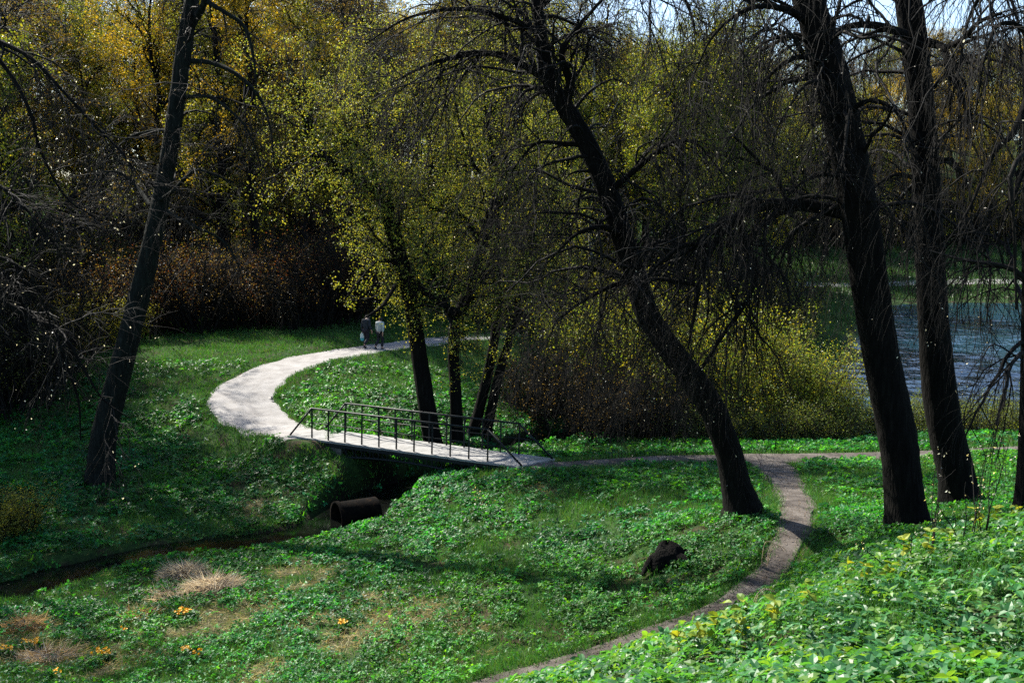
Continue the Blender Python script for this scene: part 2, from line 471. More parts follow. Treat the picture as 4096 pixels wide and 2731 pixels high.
def build_paths():
    lift = {'gravel_path': .016, 'dirt_path': .012, 'footpath': .020, 'shore_path': .06}
    for name, P in PATHS.items():
        K = 11 if name != 'gravel_path' else 21
        P = spline(P, len(P) * 3)
        n = len(P)
        T = norm(np.gradient(P[:, :2], axis=0)); Nn = np.stack([-T[:, 1], T[:, 0]], 1)
        s = np.linspace(-1, 1, K)
        wob = np.stack([(vnoise(P[:, 0] * 1.0, P[:, 1] + 50 * e, .7) - .5) * .34 + (vnoise(P[:, 0], P[:, 1] + 50 * e, .2) - .5) * .08 for e in (0, 1)], 1)
        half = P[:, 2:3] * .5
        off = s[None] * half + np.where(s[None] < 0, -wob[:, :1] * (s[None] < -.8), wob[:, 1:] * (s[None] > .8))
        XY = P[:, None, :2] + Nn[:, None] * off[..., None]
        Z = gz(XY[..., 0], XY[..., 1]) + lift[name]
        # edges sink into the soil
        Z -= (np.abs(s) > .95)[None] * .03
        V = np.concatenate([XY, Z[..., None]], -1).reshape(-1, 3)
        i = (np.arange(n - 1) * K)[:, None] + np.arange(K - 1)[None]
        F = np.stack([i, i + 1, i + 1 + K, i + K], -1).reshape(-1, 4)
        o = MB().add(V, F).build(name, M['gravel'] if name in ('gravel_path', 'shore_path') else M['dirt'])
        tag(o, kind='structure')

def ground_mat():
    m, nt, b, out = mat_new('soil')
    tc = nt.nodes.new('ShaderNodeTexCoord')
    def nz(s, d=8):
        n = nt.nodes.new('ShaderNodeTexNoise'); n.inputs['Scale'].default_value = s; n.inputs['Detail'].default_value = d
        nt.links.new(tc.outputs['Object'], n.inputs['Vector']); return n
    a = nz(.9); c = nz(7)
    r1 = nt.nodes.new('ShaderNodeValToRGB'); r1.color_ramp.elements[0].position = .35; r1.color_ramp.elements[0].color = (.012, .030, .009, 1)
    r1.color_ramp.elements[1].position = .7; r1.color_ramp.elements[1].color = (.030, .062, .014, 1)
    r2 = nt.nodes.new('ShaderNodeValToRGB'); r2.color_ramp.elements[0].position = .3; r2.color_ramp.elements[0].color = (.016, .012, .008, 1)
    r2.color_ramp.elements[1].position = .7; r2.color_ramp.elements[1].color = (.045, .034, .02, 1)
    nt.links.new(c.outputs[0], r1.inputs[0]); nt.links.new(c.outputs[0], r2.inputs[0])
    mx = nt.nodes.new('ShaderNodeMix'); mx.data_type = 'RGBA'
    rr = nt.nodes.new('ShaderNodeValToRGB'); rr.color_ramp.elements[0].position = .5; rr.color_ramp.elements[1].position = .62
    nt.links.new(a.outputs[0], rr.inputs[0]); nt.links.new(rr.outputs[0], mx.inputs[0])
    nt.links.new(r1.outputs[0], mx.inputs[6]); nt.links.new(r2.outputs[0], mx.inputs[7])
    at_ = nt.nodes.new('ShaderNodeAttribute'); at_.attribute_name = 'tint'
    sep = nt.nodes.new('ShaderNodeSeparateColor'); nt.links.new(at_.outputs['Color'], sep.inputs[0])
    m2 = nt.nodes.new('ShaderNodeMix'); m2.data_type = 'RGBA'
    nt.links.new(sep.outputs[0], m2.inputs[0]); nt.links.new(mx.outputs[2], m2.inputs[6]); m2.inputs[7].default_value = (.05, .048, .026, 1)
    m3 = nt.nodes.new('ShaderNodeMix'); m3.data_type = 'RGBA'      # stream bed, near-black also as bridge shade on the gully walls
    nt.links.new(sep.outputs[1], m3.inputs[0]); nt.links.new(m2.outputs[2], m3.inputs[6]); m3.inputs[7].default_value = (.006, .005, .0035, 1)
    nt.links.new(m3.outputs[2], b.inputs['Base Color'])
    b.inputs['Roughness'].default_value = 1; b.inputs['Specular IOR Level'].default_value = .1
    bp = nt.nodes.new('ShaderNodeBump'); bp.inputs['Strength'].default_value = .8; bp.inputs['Distance'].default_value = .05
    n3 = nz(14); nt.links.new(n3.outputs[0], bp.inputs['Height']); nt.links.new(bp.outputs[0], b.inputs['Normal'])
    return m

def stream_dist(x, y):
    return pdist(x, y, STREAM[::2])[0]

def build_ground():
    ny, nx = GXX.shape
    V = np.stack([GXX, GYY, GZ], -1).reshape(-1, 3)
    i = (np.arange(ny - 1) * nx)[:, None] + np.arange(nx - 1)[None]
    F = np.stack([i, i + 1, i + 1 + nx, i + nx], -1).reshape(-1, 4)
    st = np.where((GYY < 45) & (np.abs(GXX) < 30), strawmask(GXX, GYY), 0)
    wall_shade = 1.3 * np.exp(-(((GXX + 4.8) / 2.0) ** 2 + ((GYY - 31) / 2.6) ** 2))  # spreads the near-black bed colour up the banks as painted bridge shade
    bed = np.where((GYY < 52) & (GYY > 15) & (np.abs(GXX) < 32), 1 - sstep(.6, 1.0, stream_dist(GXX, GYY) / (1 + wall_shade)), 0)
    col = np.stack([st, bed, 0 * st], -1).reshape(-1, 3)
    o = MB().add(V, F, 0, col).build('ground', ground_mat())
    tag(o, kind='structure')

def build_water():
    # stream
    P = STREAM[:140]
    T = norm(np.gradient(P, axis=0)); Nn = np.stack([-T[:, 1], T[:, 0]], 1)
    s = np.linspace(-1.1, 1.1, 5)
    XY = P[:, None] + Nn[:, None] * s[None, :, None]
    Z = np.broadcast_to(np.interp(np.arange(len(P)), [0, 100, 139], [.17, .15, -.05])[:, None, None], XY.shape[:2] + (1,))
    V = np.concatenate([XY, Z], -1).reshape(-1, 3); n, K = len(P), 5
    i = (np.arange(n - 1) * K)[:, None] + np.arange(K - 1)[None]
    F = np.stack([i, i + 1, i + 1 + K, i + K], -1).reshape(-1, 4)
    m, nt, b, out = mat_new('stream_water')
    b.inputs['Base Color'].default_value = (.003, .0035, .003, 1); b.inputs['Roughness'].default_value = .1; b.inputs['Specular IOR Level'].default_value = .25
    o = MB().add(V, F).build('stream', m); tag(o, kind='structure')
    # lake
    x = np.concatenate([np.arange(8, 78, .3), np.linspace(78.5, 320, 70)]); y = np.arange(41, 123, .33); X, Y = np.meshgrid(x, y)
    wv = sum(a_ * np.sin((X * math.cos(t_) + Y * math.sin(t_)) * k_ + p_ + 2.2 * vnoise(X + p_ * 9, Y, 3)) for a_, t_, k_, p_ in [(.030, 1.35, 3.6, .3), (.024, 1.75, 4.7, 1.7), (.018, .95, 5.6, 4.1), (.030, 1.55, 2.3, 2.2)])
    wv = wv * (.35 + 1.2 * vnoise(X, Y * .6, 5)) + .05 * (vnoise(X * .8, Y, .7) - .5)
    X = X + np.where(X < 4, 0, 0); n, K = X.shape
    V = np.stack([X, Y, wv], -1).reshape(-1, 3)
    i = (np.arange(n - 1) * K)[:, None] + np.arange(K - 1)[None]
    F = np.stack([i, i + 1, i + 1 + K, i + K], -1).reshape(-1, 4)
    m, nt, b, out = mat_new('lake_water')
    b.inputs['Base Color'].default_value = (.010, .035, .055, 1); b.inputs['Roughness'].default_value = .09
    tc = nt.nodes.new('ShaderNodeTexCoord'); mp = nt.nodes.new('ShaderNodeMapping'); mp.inputs['Scale'].default_value = (1.5, .75, 1)
    mp.inputs['Rotation'].default_value = (0, 0, .12)
    nt.links.new(tc.outputs['Object'], mp.inputs[0])
    n1 = nt.nodes.new('ShaderNodeTexNoise'); n1.inputs['Scale'].default_value = 1.1; n1.inputs['Detail'].default_value = 3; n1.inputs['Distortion'].default_value = .6
    nt.links.new(mp.outputs[0], n1.inputs['Vector'])
    bp = nt.nodes.new('ShaderNodeBump'); bp.inputs['Strength'].default_value = 1; bp.inputs['Distance'].default_value = .12
    nt.links.new(n1.outputs[0], bp.inputs['Height']); nt.links.new(bp.outputs[0], b.inputs['Normal'])
    o = MB().add(V, F).build('lake', m); tag(o, kind='structure')

build_ground(); build_paths(); build_water()

# ------------------------------------------------------------------ footbridge
M['iron'] = plain('dark_iron', (.005, .008, .010), .55, 0, .2)
M['deck'] = noise_mat('deck_concrete', [(0.3, (.15, .147, .14)), (0.6, (.24, .235, .23))], scale=3, rough=.9, bump=.4, bscale=40)
M['stone'] = noise_mat('dark_stone', [(0.3, (.04, .04, .035)), (0.65, (.10, .095, .085))], scale=4, rough=.95, bump=.8, bscale=12, bdist=.05)
def build_bridge():
    A = ats(1160, 1738, 34.6); B = ats(2088, 1862, 31.1)
    cross = np.array([1.02, .98, 0.0])
    ax = B - A; Lb = np.linalg.norm(ax); ax = ax / Lb
    up = np.array([0, 0, 1.0])
    side = norm(np.cross(up, ax)); wd = cross @ side; skew = cross @ ax
    root = empty('footbridge', (A + B + cross) / 2)
    tag(root, 'small dark iron footbridge with pale deck and thin railings over the stream', 'footbridge')
    O = np.array(root.location)
    # deck : slab with plank joints across
    mb = MB()
    n = 14
    for k in range(n):
        a = A + ax * (Lb * k / n + .004) ; b = A + ax * (Lb * (k + 1) / n - .004)
        c0 = -cross * .08; c1 = cross * 1.08
        zt = up * (.0 + .004 * math.sin(k * 2.3))
        q = [a + c0, b + c0, b + c1, a + c1]
        V = [p - up * .07 + zt for p in q] + [p + zt for p in q]
        mb.add(V, np.array([[0, 3, 2, 1], [4, 5, 6, 7], [0, 1, 5, 4], [1, 2, 6, 5], [2, 3, 7, 6], [3, 0, 4, 7]]), smooth=False)
    mb.build('deck', M['deck'], root, O)
    for sgn in (0, 1):
        o0 = cross * sgn
        # edge beam and ringed girder
        mb = MB()
        ctr = (A + B) / 2 + o0 - up * .17 + side * (.03 if sgn else -.03)
        box(mb, ctr + up * .035, (Lb / 2 * .995, .05, .06), [ax, side, np.cross(ax, side)])
        span0, span1 = .22, .80
        K = 15
        for k in range(K):
            f = span0 + (span1 - span0) * (k + .5) / K
            q = 2 * (k + .5) / K - 1
            rr = .10 + .075 * q * q
            c = A + ax * Lb * f + o0 - up * (.195 + rr)
            t = np.linspace(0, 2 * math.pi, 19)[:-1]
            P = c + np.cos(t)[:, None] * ax * rr + np.sin(t)[:, None] * up * rr
            P = np.vstack([P, P[:1], P[1:2]])
            tubes(mb, P[None], np.full((1, len(P)), .022), 6)
        f = np.linspace(span0 - .03, span1 + .03, 25)
        q = 2 * (f - span0) / (span1 - span0) - 1
        P = A + ax * (Lb * f)[:, None] + o0 - up * (.21 + 2 * (.10 + .075 * q * q))[:, None]
        tubes(mb, P[None], np.full((1, 25), .04), 6, cap=True)
        mb.build('girder', M['iron'], root, O)
        # railing
        hgt = 1.05
        i0, i1 = .105, .865
        top0 = A + o0 + ax * Lb * i0 + up * hgt; top1 = A + o0 + ax * Lb * i1 + up * hgt
        mb = MB()
        rl = np.array([A + o0 + up * .02, top0 - (top0 - A - o0 - up * .02) * .04, top0, top0 + ax * .08])
        def bar(p, q, r, m):
            tubes(m, np.stack([p, (p + q) / 2, q])[None], np.full((1, 3), r), 8, cap=True)
        bar(A + o0 + up * .0, top0, .034, mb); bar(top0 - ax * .02, top1 + ax * .02, .034, mb); bar(top1, B + o0 + up * .0, .034, mb)
        rail = mb.build('railing', M['iron'], root, O)
        mb = MB()
        m0 = A + o0 + ax * Lb * i0 * .52 + up * hgt * .52; m1 = B + o0 - ax * Lb * (1 - i1) * .52 + up * hgt * .52
        bar(m0, m1, .016, mb)
        mb.build('mid_rail', M['iron'], rail, O)
        for k in range(11):
            p = A + o0 + ax * Lb * (i0 + (i1 - i0) * k / 10)
            mb = MB(); box(mb, p + up * (hgt / 2 - .15), (.021, .021, hgt / 2 + .15), [ax, side, np.cross(ax, side)])
            mb.build('post', M['iron'], rail, O)
    for (e, f0, f1) in ((A, -.02, .21), (B, -.19, .02)):
        mb = MB()
        lo = e + ax * Lb * f0; hi = e + ax * Lb * f1
        nst = 4
        for lay in range(5):
            for k in range(nst):
                a = lo + (hi - lo) * (k + (.5 if lay % 2 else 0) * 0) / nst; b = lo + (hi - lo) * (k + 1) / nst
                c = (a + b) / 2 + cross / 2 - up * (.40 + lay * .34)
                j = RNG.uniform(-.015, .015, 2)
                box(mb, c + side * j[0], (np.linalg.norm(b - a) / 2 - .008, abs(wd) / 2 + .02 + j[1], .165), [ax, side, np.cross(ax, side)])
        mb.build('abutment', M['stone'], root, O)
build_bridge()

# ------------------------------------------------------------------ trees close by
def disp_path(pts, n):
    """pts in overview pixels (x, y, Y distance, width in pixels) -> world polyline and radii"""
    Q = []
    for x, y, Y, w in pts:
        p = atd(x, y, Y); Q.append([*p, .5 * w * DS / FPX * Y])
    Q = spline(Q, n)
    return Q[:, :3], Q[:, 3]

TW = np.array([.0085, .008, .0075])
def crown_mesh(mb, P0, R0, spec, leafspec=None, twigcol=TW, lm=1):
    """branches on limbs P0 (list of polylines) following spec; leaves at the twigs. material 0 = twig, lm = leaf"""
    Kc = max(len(p) for p in P0)
    P = np.stack([spline(p, Kc) for p in P0]); Rr = np.stack([np.interp(np.linspace(0, 1, Kc), np.linspace(0, 1, len(r)), r) for r in R0])
    last = None
    for q in spec:
        src = (P, Rr)
        if q.get('also') and last is not None: pass
        P, Rr = grow(P, Rr, q['n'], q.get('t0', .15), q.get('t1', 1), q['len'], q.get('K', 7), q.get('ang', (.5, 1.2)), q.get('droop', .1), q.get('wander', .12), q.get('rr', .45), q.get('rmin', .003), q.get('rmax', .1), q.get('up', 0), q.get('taper', .3))
        g = RNG.uniform(.6, 1.5, (len(P), 1)) * twigcol
        tubes(mb, P, Rr, q.get('sides', 3), 0, g)
        if q.get('leaf'):
            scatter_leaves(mb, P, q['leaf'], lm)
    return P, Rr

def scatter_leaves(mb, P, lf, mat):
    n = lf['n']; N, K, _ = P.shape
    i = RNG.integers(0, N, n); u = np.clip(RNG.random(n) ** .6, 0, .999) * (K - 1); k = u.astype(int); f = (u - k)[:, None]
    p = P[i, k] * (1 - f) + P[i, k + 1] * f + RNG.normal(0, lf.get('spread', .05), (n, 3))
    d = norm(RNG.normal(size=(n, 3)) + np.array([0, 0, -.4])); nn = norm(RNG.normal(size=(n, 3)) + np.array([0, 0, .6]))
    L = RNG.uniform(*lf['size'], n)
    c = np.asarray(lf['col'])                      # several base colours
    cc = c[RNG.integers(0, len(c), n)] * RNG.uniform(.7, 1.3, (n, 1))
    leaves(mb, p, d, nn, L, L * lf.get('wid', .6), mat, cc)

BUD = dict(n=700, size=(.022, .048), col=[(.72, .68, .56), (.62, .58, .40), (.70, .62, .52)], spread=.02, wid=.5)  # buds whitened so their colour carries the sun glint
def near_tree(label, trunk, limbs, spec, cat='tree', bark='bark', n=90, sides=18, name='bare_tree', extra_limbs=0, leafmat='bud', seed=1, group=None, rough=.07, flare=1.2, bareset=(), also=(), twigcol=TW):
    global RNG
    RNG = np.random.default_rng(seed)
    P, r = disp_path(trunk, n)
    gb = gz(P[0, 0], P[0, 1])
    base = np.array([P[0, 0], P[0, 1], gb])
    # root flare, running a little into the soil
    z = np.linalg.norm(P - P[0], axis=1)
    r = r * (1 + (flare - 1) * np.exp(-z / .35))
    low = P[:1] - np.array([[0, 0, .5]]) + (P[:1] - P[1:2]) * .5
    P = np.vstack([low, P]); r = np.concatenate([r[:1] * 1.25, r])
    root = empty(name, base)
    tag(root, label, cat, group)
    mb = MB()
    tubes(mb, P[None], r[None], sides, 0, None, rough)
    LP, LR = [P[int(len(P) * .35):]], [r[int(len(P) * .35):]]
    for k, lb in enumerate(limbs):
        q, rr = disp_path(lb, 26)
        tubes(mb, q[None], rr[None], 9, 0, None, rough * .8)
        if k in bareset: continue
        LP.append(q); LR.append(rr)
    for tk in also:
        q, rr = disp_path(tk, 60)
        g = gz(q[0, 0], q[0, 1]); q = np.vstack([[q[0, 0], q[0, 1], g - .4], q]); rr = np.concatenate([rr[:1] * 1.3, rr])
        tubes(mb, q[None], rr[None], 14, 0, None, rough)
        LP.append(q[20:]); LR.append(rr[20:])
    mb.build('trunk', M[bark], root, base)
    if extra_limbs:
        mb2 = MB()
        q, rr = grow(LP[0][None], LR[0][None], extra_limbs, .35, 1, (3.0, 5.5), 16, (.6, 1.2), .05, .10, .5, .02, .12, .15, .35)
        tubes(mb2, q, rr, 6, 0, None, .05)
        mb2.build('limb', M[bark], root, base).data.name = 'limb'
        LP += list(q); LR += list(rr)
    mb = MB()
    crown_mesh(mb, LP, LR, spec, twigcol=twigcol)
    mb.build('crown', [M['twig'], M[leafmat]], root, base)
    return root

def droopspec(n1, n2, n3, bud=900, l1=(.8, 4.2), l2=(.7, 2.3), l3=(.4, 1.0), d=.22, leaf=None, rm=1.0):
    return [dict(n=n1, len=l1, K=10, ang=(.35, 1.3), droop=d * .6, wander=.19, rr=.45, rmin=.012 * rm, rmax=.05, up=.15, sides=4, t0=.1),
            dict(n=n2, len=l2, K=8, ang=(.5, 1.1), droop=d, wander=.13, rr=.5, rmin=.006 * rm, rmax=.016, sides=3, t0=.1),
            dict(n=n3, len=l3, K=6, ang=(.4, 1.0), droop=d, wander=.12, rr=.6, rmin=.0035 * rm, rmax=.007, taper=.6, sides=3, leaf=leaf or dict(BUD, n=int(bud * .32)))]

# left-hand tree beyond the stream
near_tree('tall slender dark tree leaning right on the left bank of the stream',
    [(228, 1118, 32, 66), (240, 1000, 32, 58), (262, 900, 32, 55), (310, 720, 32, 48), (352, 545, 32, 42), (380, 400, 32, 38), (405, 240, 32, 36), (428, 80, 32, 34), (446, -30, 32, 30), (480, -230, 32, 24), (500, -380, 32, 14)],
    [[(436, 140, 32, 12), (490, 145, 31.5, 11), (550, 175, 31, 9), (600, 230, 31, 7), (622, 300, 31, 5), (630, 380, 31, 3)],
     [(425, 222, 32, 9), (480, 222, 31, 8), (530, 255, 30.5, 6), (570, 300, 30, 4), (600, 380, 30, 2)],
     [(372, 480, 32, 9), (410, 500, 31, 8), (450, 520, 30, 6), (520, 560, 30, 4), (560, 640, 30, 2)],
     [(362, 462, 32, 10), (395, 440, 31, 9), (430, 405, 30.5, 8), (460, 390, 30, 6), (540, 420, 30, 3)],
     [(345, 470, 32, 9), (315, 430, 33, 8), (270, 395, 33, 6), (200, 400, 33, 3)],
     [(440, 60, 32, 18), (468, 10, 31.5, 15), (490, -60, 31, 12), (540, -120, 31, 8)],
     [(395, 300, 32, 8), (350, 300, 33, 7), (290, 320, 33, 5), (230, 380, 33, 3)],
     [(470, 0, 31.5, 12), (520, 30, 31, 9), (560, 60, 31, 8), (580, 120, 31, 6), (590, 200, 31, 3)]],
    droopspec(60, 380, 2600, 500), bark='mossbark', seed=11)

# cluster of stems behind the bridge, in young yellow-green leaf
YG = [(.25, .28, .05), (.18, .24, .04), (.32, .32, .055), (.12, .18, .035)]
LEAFY = dict(n=16000, size=(.045, .09), col=YG, spread=.08, wid=.6)
near_tree('thick dark stem in yellow-green leaf directly behind the bridge railing',
    [(1000, 1040, 37.4, 44), (985, 960, 37.4, 41), (965, 830, 37.4, 38), (945, 700, 37.4, 36), (925, 620, 37.4, 38), (900, 520, 37.4, 34), (868, 440, 37.4, 26), (800, 400, 37.4, 20), (740, 350, 37.4, 16), (700, 280, 37.4, 12), (680, 190, 37.4, 7)],
    [[(932, 640, 37.4, 18), (970, 665, 37, 17), (1010, 690, 36.8, 17), (1040, 722, 36.8, 18)],
     [(918, 600, 37.4, 12), (870, 600, 37, 9), (830, 640, 36.5, 7), (790, 690, 36, 4)],
     [(905, 540, 37.4, 18), (930, 440, 38, 14), (960, 330, 38, 10), (970, 200, 38, 6)],
     [(870, 440, 37.4, 14), (850, 350, 37, 11), (845, 250, 37, 8), (830, 130, 37, 4)],
     [(925, 630, 37.4, 12), (905, 660, 36, 10), (880, 700, 35, 8), (850, 722, 34.5, 6), (835, 730, 34, 3)]],
    droopspec(120, 800, 5200, leaf=dict(LEAFY, n=32000), d=.03), name='leafing_tree', leafmat='leaf', seed=12, bareset=(1, 4), group='stems behind the bridge')
near_tree('forked dark stem in yellow-green leaf, middle one behind the bridge',
    [(1050, 1050, 38, 34), (1046, 900, 38, 28), (1042, 800, 38, 27), (1050, 735, 38, 30), (1075, 670, 38, 27), (1098, 590, 38, 25), (1125, 500, 38, 24), (1148, 430, 38, 20), (1172, 350, 38, 17), (1192, 240, 38, 13), (1200, 100, 38, 9), (1205, -60, 38, 5)],
    [[(1044, 745, 38, 15), (1020, 690, 37.5, 12), (985, 600, 37.5, 9), (965, 520, 37.5, 6), (960, 420, 37.5, 4)],
     [(1100, 555, 38, 16), (1082, 520, 38, 14), (1055, 492, 38, 12), (1000, 480, 37.5, 8), (950, 430, 37, 5)],
     [(1130, 490, 38, 12), (1180, 440, 37.5, 9), (1230, 420, 37, 6), (1280, 440, 37, 4)],
     [(1060, 705, 38, 10), (1110, 640, 37, 8), (1160, 600, 37, 6), (1220, 600, 37, 3)]],
    droopspec(120, 800, 5400, leaf=dict(LEAFY, n=33000), d=.10), name='leafing_tree', leafmat='leaf', seed=13, group='stems behind the bridge')
near_tree('ragged stem beside a leaning twin in yellow-green leaf, right one behind the bridge',
    [(1085, 1000, 38.6, 27), (1110, 900, 38.6, 24), (1132, 800, 38.6, 22), (1142, 720, 38.6, 22), (1140, 600, 38.6, 20), (1138, 480, 38.6, 18), (1132, 380, 38.6, 15), (1125, 310, 38.6, 11), (1110, 200, 38.6, 7)],
    [[(1140, 600, 38.6, 10), (1180, 560, 38, 8), (1220, 480, 38, 5), (1240, 380, 38, 3)],
     [(1135, 420, 38.6, 10), (1090, 380, 38, 8), (1060, 300, 38, 5), (1040, 200, 38, 3)]],
    droopspec(80, 420, 2600, leaf=dict(LEAFY, n=18000), d=.10), name='leafing_tree', leafmat='leaf', seed=14, group='stems behind the bridge',
    also=[[(1120, 980, 38.4, 25), (1146, 860, 38.4, 21), (1170, 780, 38.4, 18), (1190, 690, 38.4, 18), (1215, 600, 38.4, 12), (1230, 500, 38.4, 7)]])

# the leaning tree at the fork of the paths
near_tree('dark tree leaning far to the left at the fork of the paths, twigs trailing',
    [(1706, 1172, 22, 84), (1690, 1110, 22, 68), (1668, 1020, 22, 62), (1625, 920, 22, 60), (1545, 810, 22, 56), (1490, 725, 22, 54), (1460, 630, 22, 52), (1425, 530, 22, 50), (1392, 430, 22, 48), (1345, 325, 22, 44), (1300, 250, 22, 40), (1260, 180, 22, 34), (1240, 60, 22, 27), (1225, -60, 22, 20), (1190, -220, 22, 12)],
    [[(1300, 240, 22, 22), (1310, 190, 21.5, 20), (1290, 120, 21, 14), (1330, 60, 21, 10), (1400, -20, 21, 6)],
     [(1275, 200, 22, 20), (1220, 160, 22, 17), (1150, 125, 22, 14), (1060, 128, 21.5, 11), (980, 150, 21, 8), (900, 190, 21, 4)],
     [(1245, 80, 22, 14), (1160, 40, 21.5, 11), (1060, 20, 21, 9), (940, 40, 20.5, 6), (840, 100, 20.5, 3)],
     [(1430, 540, 22, 15), (1380, 520, 21, 11), (1320, 540, 20.5, 8), (1260, 600, 20.5, 4)],
     [(1400, 440, 22, 16), (1470, 380, 21.5, 13), (1540, 330, 21, 10), (1600, 330, 21, 6), (1660, 400, 21, 3)],
     [(1470, 650, 22, 14), (1420, 650, 21.2, 11), (1340, 690, 20.5, 8), (1270, 740, 20.5, 4)],
     [(1350, 330, 22, 14), (1300, 330, 22, 11), (1230, 330, 22, 7), (1170, 400, 22, 4)],
     [(1235, 20, 22, 16), (1330, -60, 21.5, 13), (1450, -80, 21, 10), (1560, -20, 20.5, 7), (1600, 80, 20.5, 3)],
     [(1450, 600, 22, 12), (1500, 560, 23, 9), (1560, 560, 23.5, 6), (1620, 640, 23.5, 3)]],
    droopspec(200, 1500, 9500, 1400, d=.30), seed=15)

# two big trunks on the right
near_tree('massive dark trunk leaning left, nearer of the two big right-hand trunks',
    [(2088, 1215, 19, 98), (2076, 1120, 19, 88), (2060, 1000, 19, 86), (2022, 810, 19, 82), (1995, 640, 19, 82), (1968, 450, 19, 82), (1940, 300, 19, 80), (1912, 180, 19, 76), (1880, 80, 19, 70), (1850, -20, 19, 66), (1800, -200, 19, 52), (1760, -420, 19, 34)],
    [[(1985, 510, 19, 30), (1930, 488, 19.2, 30), (1860, 472, 19.3, 30), (1790, 468, 19.3, 28), (1740, 474, 19.3, 26), (1700, 495, 19.3, 20), (1655, 540, 19.2, 16), (1625, 590, 19, 13), (1605, 655, 19, 11), (1595, 720, 18.8, 8), (1580, 800, 18.6, 4)],
     [(1630, 575, 19, 11), (1580, 560, 18.6, 9), (1530, 590, 18.4, 8), (1480, 640, 18.2, 5)],
     [(1610, 655, 19, 10), (1550, 645, 19, 10), (1490, 642, 19, 8), (1440, 680, 19, 4)],
     [(1700, 495, 19.3, 16), (1710, 560, 19.5, 15), (1738, 615, 19.5, 13), (1715, 690, 19.3, 11), (1660, 770, 19.2, 9), (1610, 850, 19.2, 5)],
     [(1900, 150, 19, 18), (1850, 130, 18.6, 14), (1800, 145, 18.4, 10), (1740, 200, 18.3, 6)],
     [(1870, 60, 19, 20), (1800, 20, 18.5, 15), (1720, 20, 18.2, 10), (1640, 80, 18, 6), (1590, 180, 18, 3)],
     [(1960, 420, 19, 12), (1900, 400, 18.5, 9), (1840, 420, 18.2, 6), (1790, 470, 18, 3)],
     [(1930, 270, 19, 14), (2000, 230, 18, 10), (2060, 260, 17.6, 7), (2100, 340, 17.5, 4)]],
    droopspec(130, 800, 4800, 1700, d=.42, l1=(1.8, 3.8), l2=(1.1, 2.5), l3=(.45, 1.2)), seed=16)
near_tree('dark straight trunk with a high arching limb, second big right-hand trunk',
    [(2205, 1172, 22, 92), (2195, 1090, 22, 82), (2165, 950, 22, 78), (2145, 760, 22, 68), (2136, 560, 22, 64), (2125, 380, 22, 60), (2112, 210, 22, 57), (2100, 100, 22, 56), (2085, -10, 22, 56), (2060, -200, 22, 42), (2040, -420, 22, 26)],
    [[(2096, 84, 22, 20), (2060, 72, 21.5, 19), (2010, 58, 21, 17), (1960, 58, 20.6, 14), (1920, 75, 20.4, 11), (1880, 110, 20.2, 7), (1840, 180, 20, 4)],
     [(2110, 95, 22, 22), (2145, 100, 21.5, 20), (2170, 115, 21.2, 17), (2180, 160, 21, 14), (2210, 220, 20.8, 9), (2230, 320, 20.6, 5)],
     [(2165, 112, 21.2, 14), (2210, 90, 20.5, 12), (2250, 50, 20, 10), (2300, 30, 19.5, 6)],
     [(2128, 420, 22, 12), (2060, 400, 21.4, 9), (2000, 440, 21, 6), (1960, 520, 21, 3)],
     [(2140, 560, 22, 10), (2200, 540, 21.4, 7), (2240, 580, 21.2, 4), (2270, 650, 21, 2)],
     [(2070, -60, 22, 22), (2150, -120, 21.5, 16), (2250, -100, 21, 11), (2330, 20, 20.5, 6), (2350, 200, 20, 3)]],
    droopspec(90, 480, 2800, 1200, d=.45, l1=(2.0, 4.4), l2=(1.2, 2.8), l3=(.5, 1.3), rm=1.15), seed=17)
near_tree('rough dark trunk cut by the right edge of the view',
    [(2345, 1225, 15.6, 60), (2352, 1150, 15.6, 44), (2362, 1000, 15.6, 42), (2366, 800, 15.6, 40), (2368, 500, 15.6, 38), (2370, 100, 15.6, 34), (2370, -300, 15.6, 26), (2370, -600, 15.6, 14)],
    [[(2368, 200, 15.6, 18), (2330, 300, 15.2, 15), (2290, 340, 15, 12), (2260, 400, 15, 9), (2230, 470, 14.8, 7), (2195, 530, 14.6, 4)],
     [(2370, 0, 15.6, 16), (2320, -60, 15.2, 13), (2260, -20, 15, 10), (2220, 60, 15, 7), (2200, 180, 14.8, 4)],
     [(2370, 100, 15.6, 14), (2340, 60, 15.2, 12), (2290, 60, 15, 9), (2260, 140, 14.8, 6), (2240, 260, 14.6, 3)],
     [(2368, 320, 15.6, 14), (2340, 420, 15.3, 10), (2310, 480, 15, 7), (2290, 560, 15, 4)]],
    droopspec(45, 240, 1300, 500, d=.5, l1=(1.8, 3.6), l2=(1.2, 2.6), l3=(.5, 1.1)), seed=18)
